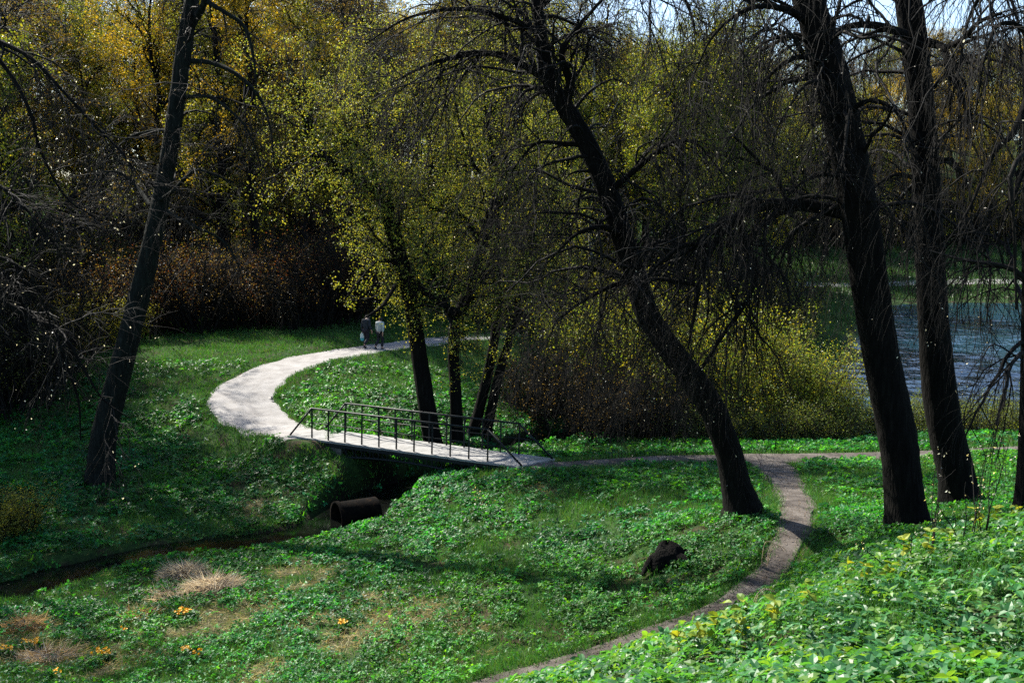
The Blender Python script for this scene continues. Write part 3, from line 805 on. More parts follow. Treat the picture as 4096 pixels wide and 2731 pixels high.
# tree just outside the left edge whose boughs hang into view
near_tree('tree at the left edge whose dark boughs hang into view, buds glinting',
    [(-420, 1500, 17, 90), (-410, 1100, 17, 76), (-390, 700, 17, 70), (-370, 300, 17, 64), (-350, -100, 17, 50), (-340, -500, 17, 30)],
    [[(-390, 720, 17, 26), (-200, 700, 16.4, 22), (-40, 690, 16, 18), (30, 705, 16, 16), (80, 735, 15.8, 14), (130, 752, 15.6, 11), (160, 790, 15.5, 8), (200, 860, 15.4, 6), (240, 920, 15.4, 4), (300, 960, 15.4, 2.5)],
     [(-370, 200, 17, 26), (-200, 110, 16.4, 20), (-40, 90, 16, 15), (20, 105, 15.8, 12), (80, 140, 15.6, 9), (150, 215, 15.5, 7), (220, 290, 15.5, 6), (280, 350, 15.5, 4), (330, 420, 15.5, 2)],
     [(-40, 90, 16, 12), (30, 180, 15.8, 9), (70, 260, 15.6, 8), (95, 350, 15.6, 6), (150, 450, 15.5, 5), (220, 500, 15.5, 3)],
     [(-380, 500, 17, 20), (-160, 420, 16, 15), (-20, 420, 15.6, 10), (60, 480, 15.4, 7), (140, 580, 15.4, 3)],
     [(120, 745, 15.6, 8), (150, 830, 15.5, 7), (180, 920, 15.4, 5), (185, 1010, 15.4, 3)],
     [(-385, 620, 17, 18), (-150, 560, 16, 12), (0, 590, 15.6, 8), (90, 640, 15.5, 4)]],
    droopspec(70, 480, 2600, 1100, d=.24, l1=(1.0, 2.2), l2=(.6, 1.3), l3=(.3, .8)), seed=19)

# ------------------------------------------------------------------ wood, thickets and shore shrubs
def proto_tree(name, H, r0, leaf, bark, twigcol, n1=34, n2=260, n3=1700, droop=.08, seed=1, lean=.6, rm=2.4, first=.14):
    global RNG
    RNG = np.random.default_rng(seed)
    root = empty(name)
    z = np.linspace(0, H * .93, 9)
    pts = np.stack([np.cumsum(RNG.normal(0, lean * .22, 9)), np.cumsum(RNG.normal(0, lean * .22, 9)), z], 1); pts[:, :2] -= pts[:1, :2]
    P = spline(pts, 40); r = r0 * np.linspace(1, .12, 40) ** .8; r[0] *= 1.35; P[0, 2] -= .5
    mb = MB(); tubes(mb, P[None], r[None], 10, 0, None, .06)
    L, lr = grow(P[None], r[None], 13, first, .95, (H * .16, H * .34), 14, (.5, 1.1), .0, .09, .55, .03, .16, .3, .3)
    tubes(mb, L, lr, 6, 0, None, .04)
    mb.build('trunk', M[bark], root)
    mb = MB()
    crown_mesh(mb, [P[12:]] + list(L), [r[12:]] + list(lr),
        [dict(n=n1 * 3, len=(H * .09, H * .2), K=8, ang=(.4, 1.1), droop=droop * .5, wander=.12, rr=.5, rmin=.014 * rm, rmax=.06, up=.2, sides=4, t0=.1),
         dict(n=n2, len=(H * .05, H * .11), K=6, ang=(.4, 1.1), droop=droop, wander=.13, rr=.6, rmin=.007 * rm, rmax=.03, sides=3, t0=.1),
         dict(n=n3, len=(H * .025, H * .06), K=5, ang=(.4, 1.0), droop=droop * 1.4, wander=.12, rr=.7, rmin=.0045 * rm, rmax=.012, taper=.5, sides=3, leaf=leaf)], twigcol=twigcol)
    mb.build('crown', [M['twig'], M['leaf']], root)
    return root

def kids(o): return [c for c in bpy.data.objects if c.parent == o]
KIDS = {}
USED = set()
def place(proto, loc, rz, sc, label, cat, group, sz=1.0):
    if proto.name not in KIDS: KIDS[proto.name] = kids(proto)
    if proto.name in USED:
        r = proto.copy(); COL.objects.link(r)
        for c in KIDS[proto.name]:
            k = c.copy(); COL.objects.link(k); k.parent = r
    else:
        r = proto; USED.add(proto.name)
    r.location = loc; r.rotation_euler = (0, 0, rz); r.scale = (sc, sc, sc * sz)
    for k in ('label', 'category', 'group'):
        if k in r: del r[k]
    tag(r, label, cat, group)
    return r

GOLD = [(.36, .25, .02), (.28, .21, .02), (.22, .18, .025), (.15, .14, .025)]
OLIVE = [(.14, .17, .025), (.21, .21, .025), (.09, .12, .022)]
YGRN = [(.19, .23, .025), (.13, .19, .022), (.27, .27, .03), (.08, .13, .018)]
BRN = [(.10, .07, .03), (.16, .12, .04), (.08, .06, .03)]
PR = {}
def lf(n, col, size=(.06, .135)): return dict(n=int(n * (2.7 if size[0] == .06 and size[1] == .135 else 1)), size=size, col=col, spread=.13, wid=.65)
PR['golden'] = [proto_tree('golden_tree', 19, .26, lf(11000, GOLD), 'bark', TW, seed=31), proto_tree('golden_tree', 17, .22, lf(8500, GOLD + OLIVE[:1]), 'bark', TW, seed=32, lean=1.0)]
PR['olive'] = [proto_tree('olive_tree', 20, .28, lf(10000, OLIVE), 'bark', TW, seed=33), proto_tree('olive_tree', 18, .2, lf(8000, OLIVE + YGRN), 'bark', TW, seed=34, lean=1.1)]
PR['green'] = [proto_tree('yellow_green_tree', 17, .24, lf(11000, YGRN), 'bark', TW, seed=35, droop=.16), proto_tree('yellow_green_tree', 15, .2, lf(9500, YGRN), 'bark', TW, seed=36, first=.2)]
PR['bare'] = [proto_tree('bare_tree', 19, .27, lf(1800, BRN), 'bark', TW * 3.2, seed=37, n3=3600, n2=420), proto_tree('bare_tree', 21, .24, lf(2400, BRN + OLIVE[:1]), 'bark', TW * 2.8, seed=38, n3=3600, n2=420, lean=1.0)]
PR['birch'] = [proto_tree('birch_tree', 20, .17, lf(5500, YGRN + OLIVE), 'birchbark', TW * 1.3, seed=39, droop=.3, n3=2800)]

DESC = {'golden': 'golden leafing tree', 'olive': 'olive leafing tree', 'green': 'yellow-green leafing tree', 'bare': 'bare grey-brown tree', 'birch': 'pale-trunked birch'}
ZONE = {'wood': 'in the wood behind the pale path', 'edge': 'in the shade left of the slender leaning tree', 'hill': 'on the slope behind the lake shrubs', 'far': 'on the far bank above the lake path', 'back': 'far back on the hill closing the view behind the bridge'}
RNG2 = np.random.default_rng(77)
spots = []
def plant_zone(zone, n, xr, yr, mind, mix, ok, sc=(.95, 1.32), tries=4000):
    c = 0
    for _ in range(tries):
        if c >= n: break
        x, y = RNG2.uniform(*xr), RNG2.uniform(*yr)
        if abs(x) > .66 * y + 6 or not ok(x, y): continue
        if any((x - a) ** 2 + (y - b) ** 2 < mind ** 2 for a, b in spots): continue
        spots.append((x, y)); c += 1
        k = RNG2.choice(list(mix), p=np.array(list(mix.values())) / sum(mix.values()))
        p = PR[k][RNG2.integers(len(PR[k]))]
        place(p, (x, y, float(gz(x, y)) - .05), RNG2.uniform(0, 6.28), RNG2.uniform(*sc), DESC[k] + ' ' + ZONE[zone], 'tree', DESC[k] + 's ' + ZONE[zone])
def inlake(x, y): return gz(x, y) > .6
openc = lambda x, y: not (-9 + (y - 60) * -.05 < x < -1 and y < 92)
plant_zone('wood', 62, (-66, -7), (61, 112), 3.9, {'golden': 4, 'olive': 3.2, 'green': 1, 'bare': 4, 'birch': 1}, lambda x, y: openc(x, y) and not (27 < x + y < 43 and y < 69), (1.05, 1.4))
plant_zone('hill', 66, (-8, 40), (66, 150), 3.6, {'golden': .8, 'olive': 2.5, 'green': 4, 'bare': .8, 'birch': 1.2}, lambda x, y: openc(x, y) and inlake(x, y) and not (x > .24 * y and y < 140), (1.15, 1.5))
plant_zone('far', 95, (20, 150), (150, 235), 4, {'golden': 1.6, 'olive': 2, 'green': 1, 'bare': 3, 'birch': 1}, lambda x, y: y > 152, (1.25, 1.65))
plant_zone('edge', 17, (-42, -18.5), (34, 60), 3.4, {'bare': 2.4, 'olive': 2, 'golden': 1}, lambda x, y: x < -.42 * y - 1.5 and x + y < 25)  # zone thickened with trees mostly out of view, added to shade the left bank

def proto_shrub(name, h, nst, spread, leaf, twigcol, seed, n2=260, n3=1100, droop=-.02, rm=1.6, wander=.07):
    global RNG
    RNG = np.random.default_rng(seed)
    root = empty(name)
    a = RNG.uniform(0, 6.28, nst); rr = RNG.uniform(0, .35, nst) * spread
    K = 12
    P = np.zeros((nst, K, 3)); p = np.stack([np.cos(a) * rr, np.sin(a) * rr, np.full(nst, -.2)], 1)
    d = norm(np.stack([np.cos(a) * spread / h * RNG.uniform(.3, 1.1, nst), np.sin(a) * spread / h * RNG.uniform(.3, 1.1, nst), np.ones(nst)], 1))
    ln = h * RNG.uniform(.6, 1.02, nst)
    for k in range(K):
        P[:, k] = p; d = norm(d + RNG.normal(0, wander, (nst, 3)) + np.array([0, 0, -droop])); p = p + d * (ln / (K - 1))[:, None]
    r = np.linspace(.035, .008, K)[None] * RNG.uniform(.6, 1.2, (nst, 1)) * max(h / 4, .5)
    mb = MB(); tubes(mb, P, r, 5, 0, RNG.uniform(.7, 1.4, (nst, 1)) * twigcol)
    mb.build('stem', M['twig'], root)
    mb = MB()
    crown_mesh(mb, list(P), list(r), [dict(n=n2, len=(h * .16, h * .36), K=6, ang=(.25, .7), droop=droop, wander=.1, rr=.6, rmin=.005 * rm, rmax=.014, t0=.15),
        dict(n=n3, len=(h * .07, h * .18), K=5, ang=(.3, .8), droop=droop, wander=.1, rr=.7, rmin=.003 * rm, rmax=.007, taper=.5, t0=.1, leaf=leaf)], twigcol=twigcol)
    mb.build('foliage', [M['twig'], M['leaf']], root)
    return root
RUST = [(.085, .028, .013), (.085, .036, .014), (.05, .022, .012)]
WIL = [(.16, .24, .03), (.25, .30, .035), (.10, .17, .02), (.27, .26, .02)]
SH = {}
SH['willow'] = [proto_shrub('willow_shrub', 5.2, 34, 2.6, lf(5200, WIL, (.06, .11)), np.array([.05, .045, .02]), 41), proto_shrub('willow_shrub', 4.4, 30, 2.4, lf(4200, WIL, (.06, .11)), np.array([.045, .04, .018]), 42)]
SH['low'] = [proto_shrub('shore_shrub', 2.3, 46, 1.8, lf(3600, [(.11, .17, .03), (.08, .13, .025), (.16, .18, .04)], (.04, .08)), np.array([.04, .034, .022]), 43, rm=1.2), proto_shrub('shore_shrub', 1.9, 40, 1.7, lf(3000, [(.13, .17, .035), (.08, .12, .025)], (.04, .08)), np.array([.04, .034, .022]), 44, rm=1.2)]
SH['dark'] = [proto_shrub('bare_shrub', 4.6, 40, 3.0, lf(900, BRN, (.05, .09)), TW * 1.7, 45, n2=380, n3=1700), proto_shrub('bare_shrub', 3.8, 36, 2.8, lf(1200, BRN, (.05, .09)), TW * 1.4, 46, n2=420, n3=2600, wander=.11)]
SH['rust'] = [proto_shrub('rusty_shrub', 4.4, 34, 2.8, lf(2600, RUST + BRN, (.06, .11)), TW * 1.2, 47, n2=380, n3=1900, wander=.1), proto_shrub('rusty_shrub', 5.2, 30, 2.6, lf(1900, RUST + BRN[:2], (.06, .11)), TW * 1.2, 48, n2=380, n3=1900)]
SH['leafy'] = [proto_shrub('leafing_shrub', 3.6, 26, 2.4, lf(3400, [(.17, .19, .03), (.22, .22, .03), (.13, .15, .03)], (.07, .13)), TW * 1.1, 49), ]

def shrubs(kind, label, group, pts, sc=(.85, 1.15)):
    for x, y in pts:
        p = SH[kind][RNG2.integers(len(SH[kind]))]
        place(p, (x, y, float(gz(x, y)) - .05), RNG2.uniform(0, 6.28), RNG2.uniform(*sc), label, 'shrub', group)
def px_at(px, Y): return ((px - 2048) / 3982 * Y, Y)
shrubs('willow', 'tall yellow-green willow shrub at the lake edge behind the leaning tree', 'willow shrubs at the lake edge',
    [px_at(a, y) for a, y in [(2480, 42.5), (2640, 41.0), (2760, 43.5), (2880, 41.2), (2960, 43.0), (2400, 45)]], (1.05, 1.3))
shrubs('willow', 'mid-height olive willow shrub at the lake edge between leaning tree and big trunk', 'mid-height willows at the lake edge', [px_at(a, y) for a, y in [(3060, 41.0), (3140, 42.8), (3220, 41.3), (3290, 42.2)]], (.78, .98))
shrubs('willow', 'smaller yellow-green willow shrub beside the open water', 'smaller willows beside the open water', [px_at(a, y) for a, y in [(3340, 41.4), (3400, 42.2)]], (.62, .75))
shrubs('low', 'low twiggy shrub on the shore behind the two big right-hand trunks', 'low shrubs on the shore',
    [px_at(a, y) for a, y in [(3470, 40.6), (3550, 41.4), (3640, 40.8), (3720, 41.6), (3800, 41), (3890, 41.8), (3960, 41.0), (4040, 41.9), (4110, 41.2), (4200, 41.5), (3120, 39.2), (3230, 39.4), (2900, 39.3), (2760, 39.2), (3010, 39.4), (3350, 39.6)]])
shrubs('dark', 'dense bare brown shrub between the bridge end and the willows', 'bare brown shrubs past the bridge',
    [px_at(a, y) for a, y in [(2120, 41.5), (2230, 39.8), (2330, 41.6), (2420, 39.4), (2540, 39.6), (2650, 39.2), (2250, 44), (2400, 37.8)]], (.8, 1.1))
shrubs('rust', 'rusty brown shrub in the thicket behind the left lawn', 'rusty shrubs in the thicket behind the left lawn',
    [px_at(a, y) for a, y in [(560, 55.5), (680, 57), (1040, 56.2), (1160, 57), (1270, 56), (1370, 57.6), (1430, 59.5), (640, 60), (1000, 61)]], (.95, 1.3))
shrubs('dark', 'bare dark shrub in the thicket behind the left lawn', 'bare shrubs in the thicket behind the left lawn',
    [px_at(a, y) for a, y in [(480, 57), (740, 58.5), (860, 59.4), (1100, 59.4), (1220, 59.6), (1320, 60), (400, 55), (960, 56.2), (1190, 55.2), (800, 55.6), (920, 57.5)]], (1.0, 1.35))
shrubs('leafy', 'green leafing shrub at the edge of the left lawn', 'leafing shrubs at the edge of the left lawn',
    [px_at(a, y) for a, y in [(60, 50), (200, 51.5), (330, 52), (460, 53), (130, 46), (-60, 47), (20, 43)]], (.8, 1.15))
shrubs('leafy', 'yellow-green sapling bush on the slope beyond the walkers', 'bushes on the slope beyond the walkers',
    [px_at(a, y) for a, y in [(1380, 64), (1500, 68), (1980, 62), (2080, 64), (2200, 61), (2330, 63), (2060, 70), (1620, 88), (1800, 92), (1930, 86), (2460, 60), (2560, 66)]], (.9, 1.3))
shrubs('leafy', 'small yellowish bush at the left edge on the near bank of shade', 'small bushes at the left edge', [px_at(20, 27.5), px_at(-60, 26.8)], (.42, .5))

def scatter_shrubs(kinds, label, group, n, xr, yr, ok, sc, mind=2.2):
    pts = []
    for _ in range(5000):
        if len(pts) >= n: break
        x, y = RNG2.uniform(*xr), RNG2.uniform(*yr)
        if abs(x) > .62 * y + 3 or not ok(x, y) or any((x - a) ** 2 + (y - b) ** 2 < mind ** 2 for a, b in pts): continue
        pts.append((x, y))
    for k, kind in enumerate(kinds):
        shrubs(kind, label[k], group[k], pts[k::len(kinds)], sc)
scatter_shrubs(['dark', 'leafy'], ['bare brown bush under the trees of the wood behind the pale path', 'green leafing bush under the trees of the wood behind the pale path'], ['bare bushes in the wood', 'leafing bushes in the wood'],
    44, (-55, -7), (62, 84), openc, (1.2, 1.9), 2.6)
scatter_shrubs(['dark', 'leafy'], ['bare brown bush under the trees on the slope behind the lake shrubs', 'green leafing bush under the trees on the slope behind the lake shrubs'], ['bare bushes on the slope', 'leafing bushes on the slope'],
    40, (-1, 22), (56, 98), lambda x, y: inlake(x, y) and openc(x, y), (1.0, 1.7), 2.4)
scatter_shrubs(['dark', 'leafy'], ['bare brown bush along the foot of the far wood across the lake', 'green bush along the foot of the far wood across the lake'], ['bare bushes of the far wood', 'green bushes of the far wood'],
    40, (26, 125), (158, 176), lambda x, y: True, (1.6, 2.6), 4)
scatter_shrubs(['dark'], ['bare brown bush in the shade left of the slender leaning tree'], ['bare bushes in the left-hand shade'],
    16, (-36, -17), (38, 56), lambda x, y: x < -.40 * y - 1.5 and x + y < 26, (.9, 1.5), 2.2)
#PART4

plant_zone('back', 46, (-52, 26), (108, 150), 3.8, {'golden': 1, 'olive': 4, 'green': 3, 'bare': 2}, lambda x, y: inlake(x, y) and x < .2 * y, (1.1, 1.5))
scatter_shrubs(['leafy'], ['green leafing bush far back on the hill closing the view'], ['leafing bushes far back on the hill'],
    30, (-50, 24), (98, 125), lambda x, y: inlake(x, y) and x < .2 * y, (1.6, 2.4), 3.0)

# ------------------------------------------------------------------ ground cover
RNG = np.random.default_rng(99)
def fan(y0, y1, dens, side=.60, pad=1.5, clump=True):
    """random ground points with dens(Y) per square metre in a wedge wider than the view"""
    X, Y = [], []
    for y in np.arange(y0, y1, .5):
        w = side * (y + .25) + pad
        n = RNG.poisson(dens(y) * 2 * w * .5)
        X.append(RNG.uniform(-w, w, n)); Y.append(RNG.uniform(y, y + .5, n))
    return np.concatenate(X), np.concatenate(Y)

def ground_normal(x, y, e=.15):
    return norm(np.stack([-(gz(x + e, y) - gz(x - e, y)) / (2 * e), -(gz(x, y + e) - gz(x, y - e)) / (2 * e), np.ones_like(x)], 1))

def rosette(mb, x, y, h, L, ratio, k, tilt, cols, shape, nrm_bias=.9):
    """k leaflets radiating from the top of each small plant"""
    n = len(x); z = gz(x, y)
    G = ground_normal(x, y)
    a0 = RNG.uniform(0, 6.28, n)
    P0 = np.stack([x, y, z], 1) + G * h[:, None] * .4 + np.array([0, 0, 1]) * h[:, None] * .6
    tipn = norm(G * nrm_bias + RNG.normal(0, .28, (n, 3)))
    t1 = norm(np.cross(tipn, RNG.normal(size=(n, 3)))); t2 = np.cross(tipn, t1)
    PP, DD, NN, LL, CC = [], [], [], [], []
    for j in range(k):
        a = a0 + j * 2 * math.pi / k + RNG.normal(0, .25, n)
        d = t1 * np.cos(a)[:, None] + t2 * np.sin(a)[:, None] - tipn * RNG.uniform(-tilt, tilt, n)[:, None]
        PP.append(P0); DD.append(d); NN.append(tipn + RNG.normal(0, .15, (n, 3))); LL.append(L * RNG.uniform(.75, 1.2, n)); CC.append(cols * RNG.uniform(.85, 1.15, (n, 1)))
    L_ = np.concatenate(LL)
    leaves(mb, np.concatenate(PP), np.concatenate(DD), np.concatenate(NN), L_, L_ * ratio, 0, np.concatenate(CC), fold=.12, shape=shape)

def pick(cols, n, noise=None):
    c = np.asarray(cols); return c[RNG.integers(0, len(c), n)] * RNG.uniform(.75, 1.3, (n, 1))

def free(x, y, pe=.02, sd=.72):
    ok = path_mask(x, y) > pe - .16 + RNG.random(len(x)) ** .5 * .26
    near = (y < 46) & (x < 10)
    d = np.full(len(x), 9.0); d[near] = stream_dist(x[near], y[near])
    sd = sd + .3 * sstep(-8.5, -10.5, x) + .9 * np.exp(-(((x + 5.2) / 1.5) ** 2 + ((y - 31) / 1.9) ** 2))
    return ok & (d > sd * (.8 + .4 * RNG.random(len(x)))) & (gz(x, y) > .12)

# 1 leafy cover of the slopes
x, y = fan(14.5, 47, lambda Y: min(520, 380 * (19 / Y) ** 1.5))
cov = vnoise(x, y, 2.6) * .6 + vnoise(x + 40, y, .8) * .4
pm = path_mask(x, y)
keep = free(x, y) & (cov + RNG.normal(0, .09, len(x)) > .36 + .25 * np.exp(-np.maximum(pm, 0) / .5)) & (strawmask(x, y) < .3 + .8 * RNG.random(len(x)) ** 1.5) & ~((y > 43) & (RNG.random(len(x)) < .5))
cl = vnoise(x + 11, y + 5, .42) * .65 + vnoise(x + 70, y + 5, .2) * .35      # plants stand in clumps
keep &= cl + RNG.normal(0, .12, len(x)) > .40
x, y, cl = x[keep], y[keep], cl[keep]; n = len(x)
s = np.clip(y / 20, .8, 1.9)
mb = MB()
rosette(mb, x, y, RNG.uniform(.03, .12, n) + .22 * np.clip(cl - .35, 0, 1), RNG.uniform(.036, .09, n) * s, .68, 3, .6,
        pick([(.022, .135, .026), (.016, .12, .040), (.042, .165, .020), (.015, .10, .026)], n) * (.6 + .8 * vnoise(x, y + 90, 1.1)[:, None]) * RNG.choice([.6, 1, 1.5], n)[:, None] * (1 + (vnoise(x + 60, y, 3.5)[:, None] - .35) * np.array([1.1, .25, -.5])), 4)
o = mb.build('leafy_ground_cover', M['cover']); tag(o, 'low green woodland leaves covering the slopes and banks', 'ground cover', kind='stuff')

# 2 grass
x, y = fan(14.5, 62, lambda Y: min(1100, 950 * (19 / Y) ** 1.7))
cov = vnoise(x, y, 2.6) * .6 + vnoise(x + 40, y, .8) * .4
pm = path_mask(x, y)
keep = free(x, y) & ((cov + RNG.normal(0, .07, len(x)) < .48) | (y > 43) | (pm < .6) | (RNG.random(len(x)) < .3)) & (strawmask(x, y) < .3 + .7 * RNG.random(len(x)))
x, y = x[keep], y[keep]; n = len(x)
def blades(x, y, h, w, cols, mat, lean=.45, name='grass'):
    n = len(x)
    P = np.stack([x, y, gz(x, y) - .01], 1)
    D = norm(np.array([0, 0, 1.0]) + RNG.normal(0, lean, (n, 3)) * np.array([1, 1, .3]))
    mb = MB(); leaves(mb, P, D, RNG.normal(size=(n, 3)), h, w, 0, cols, shape=3)
    return mb.build(name, mat)
s = np.clip(y / 20, .8, 2.2)
tall = .6 + .9 * vnoise(x + 5, y + 60, 1.3)
# fringe of taller blades that leans over the path edges
for nm, cnt in (('gravel_path', 9000), ('dirt_path', 7000), ('footpath', 8000)):
    Pp = PATHS[nm]; u = RNG.random(cnt) * (len(Pp) - 1.001); k = u.astype(int); f = (u - k)[:, None]
    q = Pp[k] * (1 - f) + Pp[k + 1] * f; t = norm(Pp[k + 1, :2] - Pp[k, :2]); sgn = RNG.choice([-1, 1], cnt)
    off = sgn * (q[:, 2] * .5 + RNG.normal(.04, .13, cnt) - .12 * vnoise(q[:, 0], q[:, 1] + 30 * sgn, .45))
    ex, ey = q[:, 0] - t[:, 1] * off, q[:, 1] + t[:, 0] * off
    kk = (stream_dist(ex, ey) > 1.2) & (path_mask(ex, ey) > -.22) & ((ey > 37) | (ex > -1.6) | (ex < -8.5)) & (gz(ex, ey) > .3)
    x = np.concatenate([x, ex[kk]]); y = np.concatenate([y, ey[kk]]); tall = np.concatenate([tall, RNG.uniform(.5, 1.1, kk.sum())])
n = len(x); s = np.clip(y / 20, .8, 2.2)
o = blades(x, y, RNG.uniform(.08, .2, n) * tall, .013 * s * RNG.uniform(.7, 1.4, n), pick([(.040, .14, .022), (.05, .155, .03), (.03, .11, .02), (.085, .15, .03)], n), M['blade'])
tag(o, 'short green grass on the meadow, verges and lawns', 'grass', kind='stuff')

# 2b low grass further off, greens darkened to stand in for tree shade
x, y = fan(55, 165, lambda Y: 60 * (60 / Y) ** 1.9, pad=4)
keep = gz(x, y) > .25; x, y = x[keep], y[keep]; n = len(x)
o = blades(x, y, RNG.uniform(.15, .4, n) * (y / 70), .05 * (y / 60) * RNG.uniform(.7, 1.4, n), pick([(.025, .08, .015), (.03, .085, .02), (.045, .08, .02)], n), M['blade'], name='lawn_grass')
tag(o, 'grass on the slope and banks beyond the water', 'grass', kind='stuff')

# 3 last year's dry grass in the meadow
x, y = fan(14.5, 31, lambda Y: 520 * (19 / Y) ** 1.2)
keep = free(x, y) & (strawmask(x, y) > .25 + .5 * RNG.random(len(x)))
nb = (y < 40) & (x < 3); sdist = np.full(len(x), 9.0); sdist[nb] = stream_dist(x[nb], y[nb])
keep |= (sdist > .9) & (sdist < 1.9) & (vnoise(x + 5, y, .7) > .55) & (RNG.random(len(x)) < .35) & (gz(x, y) > .2)
x, y = x[keep], y[keep]; n = len(x)
P = np.stack([x, y, gz(x, y) + RNG.uniform(.0, .05, n)], 1)
D = norm(RNG.normal(size=(n, 3)) * np.array([1, 1, .28]) + np.array([.1, -.2, .18]))
mb = MB(); leaves(mb, P, D, RNG.normal(size=(n, 3)) + np.array([0, 0, 1.0]), RNG.uniform(.08, .28, n), .012, 0, pick([(.33, .29, .15), (.42, .37, .22), (.20, .17, .08), (.27, .20, .06), (.12, .18, .03), (.10, .17, .03)], n), shape=3)
o = mb.build('dry_grass', M['straw']); tag(o, 'flattened straw-coloured dry grass in the front meadow', 'dry grass', kind='stuff')

x, y = fan(15, 37, lambda Y: 110 * (20 / Y) ** 1.4)
pmk = path_mask(x, y); keep = (pmk < .05) & (x > -2.6); x, y = x[keep], y[keep]; n = len(x)
mb = MB(); leaves(mb, np.stack([x, y, gz(x, y) + .035], 1), RNG.normal(size=(n, 3)) * [1, 1, .2], norm(RNG.normal(0, .3, (n, 3)) + [0, 0, 1.0]), RNG.uniform(.02, .06, n), RNG.uniform(.015, .035, n), 0, pick([(.10, .07, .045), (.16, .12, .085), (.05, .035, .022), (.22, .18, .14)], n))
o = mb.build('fallen_leaves', M['straw']); tag(o, 'old brown leaf litter strewn on the trodden earth paths', 'leaf litter', kind='stuff')
# 4 broad leaves on the hillside in front
x, y = fan(3.5, 15.5, lambda Y: 540 * (8 / max(Y, 6)) ** 1.0, side=.62, pad=1.0)
keep = (path_mask(x, y) > .25) & (x > -.3 - (y - 4) * .1) & (gz(x, y) > 2.6)
cov = vnoise(x + 3, y, .8)
keep &= vnoise(x + 8, y + 2, .45) + RNG.normal(0, .15, len(x)) > .3
x, y, cov = x[keep], y[keep], cov[keep]; n = len(x)
big = RNG.random(n) < .3
h = RNG.uniform(.06, .20, n) + .14 * cov * big
mb = MB()
col = pick([(.040, .15, .040), (.05, .17, .055), (.032, .12, .04), (.09, .19, .03)], n) * (.7 + .6 * vnoise(x, y, .5)[:, None])
rosette(mb, x, y, h, np.where(big, RNG.uniform(.06, .11, n), RNG.uniform(.026, .065, n)), .66, 3, .5, col, 7, 1.0)
o = mb.build('broad_leaf_cover', M['broad']); tag(o, 'bright broad green leaves covering the near hillside', 'ground cover', kind='stuff')
x, y = fan(3.5, 15.5, lambda Y: 420, side=.62, pad=1.0)
cg = vnoise(x + 70, y + 3, 1.1)
keep = (path_mask(x, y) > .15) & (x > -.3 - (y - 4) * .1) & (gz(x, y) > 2.4) & (cg > .45); x, y = x[keep], y[keep]; n = len(x)
o = blades(x, y, RNG.uniform(.15, .38, n), .009 * RNG.uniform(.7, 1.4, n), pick([(.05, .17, .025), (.06, .18, .04), (.04, .13, .02)], n), M['blade'], lean=.35, name='tall_grass')
tag(o, 'longer grass blades among the broad leaves on the near hillside', 'grass', kind='stuff')

# ------------------------------------------------------------------ stump, pipe, straw heap, flowers, saplings
RNG = np.random.default_rng(5)
def lump(mb, c, rad, h, seed, mat=0, nu=40, nv=18, rough=.28, prof=None, lean=(0, 0)):
    g = np.random.default_rng(seed)
    u = np.linspace(0, 2 * math.pi, nu, endpoint=False); v = np.linspace(0, 1, nv)
    ph = g.uniform(0, 6, 6)
    Rv = prof(v) if prof is not None else np.sqrt(1 - v ** 2)
    lob = sum(np.sin((k + 2) * u + ph[k]) * rough / (k + 1) for k in range(5))
    rr = Rv[:, None] * (1 + lob[None] * (1 - .4 * v[:, None]) + g.normal(0, .035, (nv, nu)))
    X = c[0] + rad[0] * rr * np.cos(u) + lean[0] * v[:, None]; Y = c[1] + rad[1] * rr * np.sin(u) + lean[1] * v[:, None]
    Z = c[2] + h * v[:, None] * (1 + .08 * np.sin(2 * u + ph[5]) * v[:, None]) + 0 * u
    V = np.stack([X, Y, Z], -1).reshape(-1, 3)
    i = (np.arange(nv - 1) * nu)[:, None] + np.arange(nu)[None]; j = (np.arange(nv - 1) * nu)[:, None] + (np.arange(nu)[None] + 1) % nu
    F = np.stack([i, j, j + nu, i + nu], -1).reshape(-1, 4)
    mb.add(V, [F, (np.arange(nu) + (nv - 1) * nu)[None]], mat)

p = hit(2690, 2245, 14)
M['stump'] = noise_mat('rotten_wood', [(0.3, (.003, .003, .0025)), (0.6, (.008, .007, .006)), (.85, (.02, .019, .015))], scale=7, rough=1, bump=1, stretch=(2, 2, .7), bscale=14, bdist=.06, spec=.1)
root = empty('tree_stump', p); tag(root, 'dark rotten tree stump poking from the leafy slope beside the footpath', 'tree stump')
mb = MB(); lump(mb, p - [0, 0, .12], (.44, .38), .54, 4, prof=lambda v: np.sqrt(np.maximum(1 - v ** 1.7, 0)) * 1.02 + .02, lean=(-.10, .05), rough=.2)
for a in (.1, 3.4, 5.2):
    q = np.array([[.25 * math.cos(a), .25 * math.sin(a), .16], [.45 * math.cos(a), .42 * math.sin(a), .1], [.66 * math.cos(a + .2), .6 * math.sin(a + .2), -.04], [.8 * math.cos(a + .3), .75 * math.sin(a + .3), -.16]])
    q = spline(q, 10); tubes(mb, (q + p)[None], np.linspace(.12, .04, 10)[None], 8, 0, None, .15)
mb.build('stump', M['stump'], root, p)
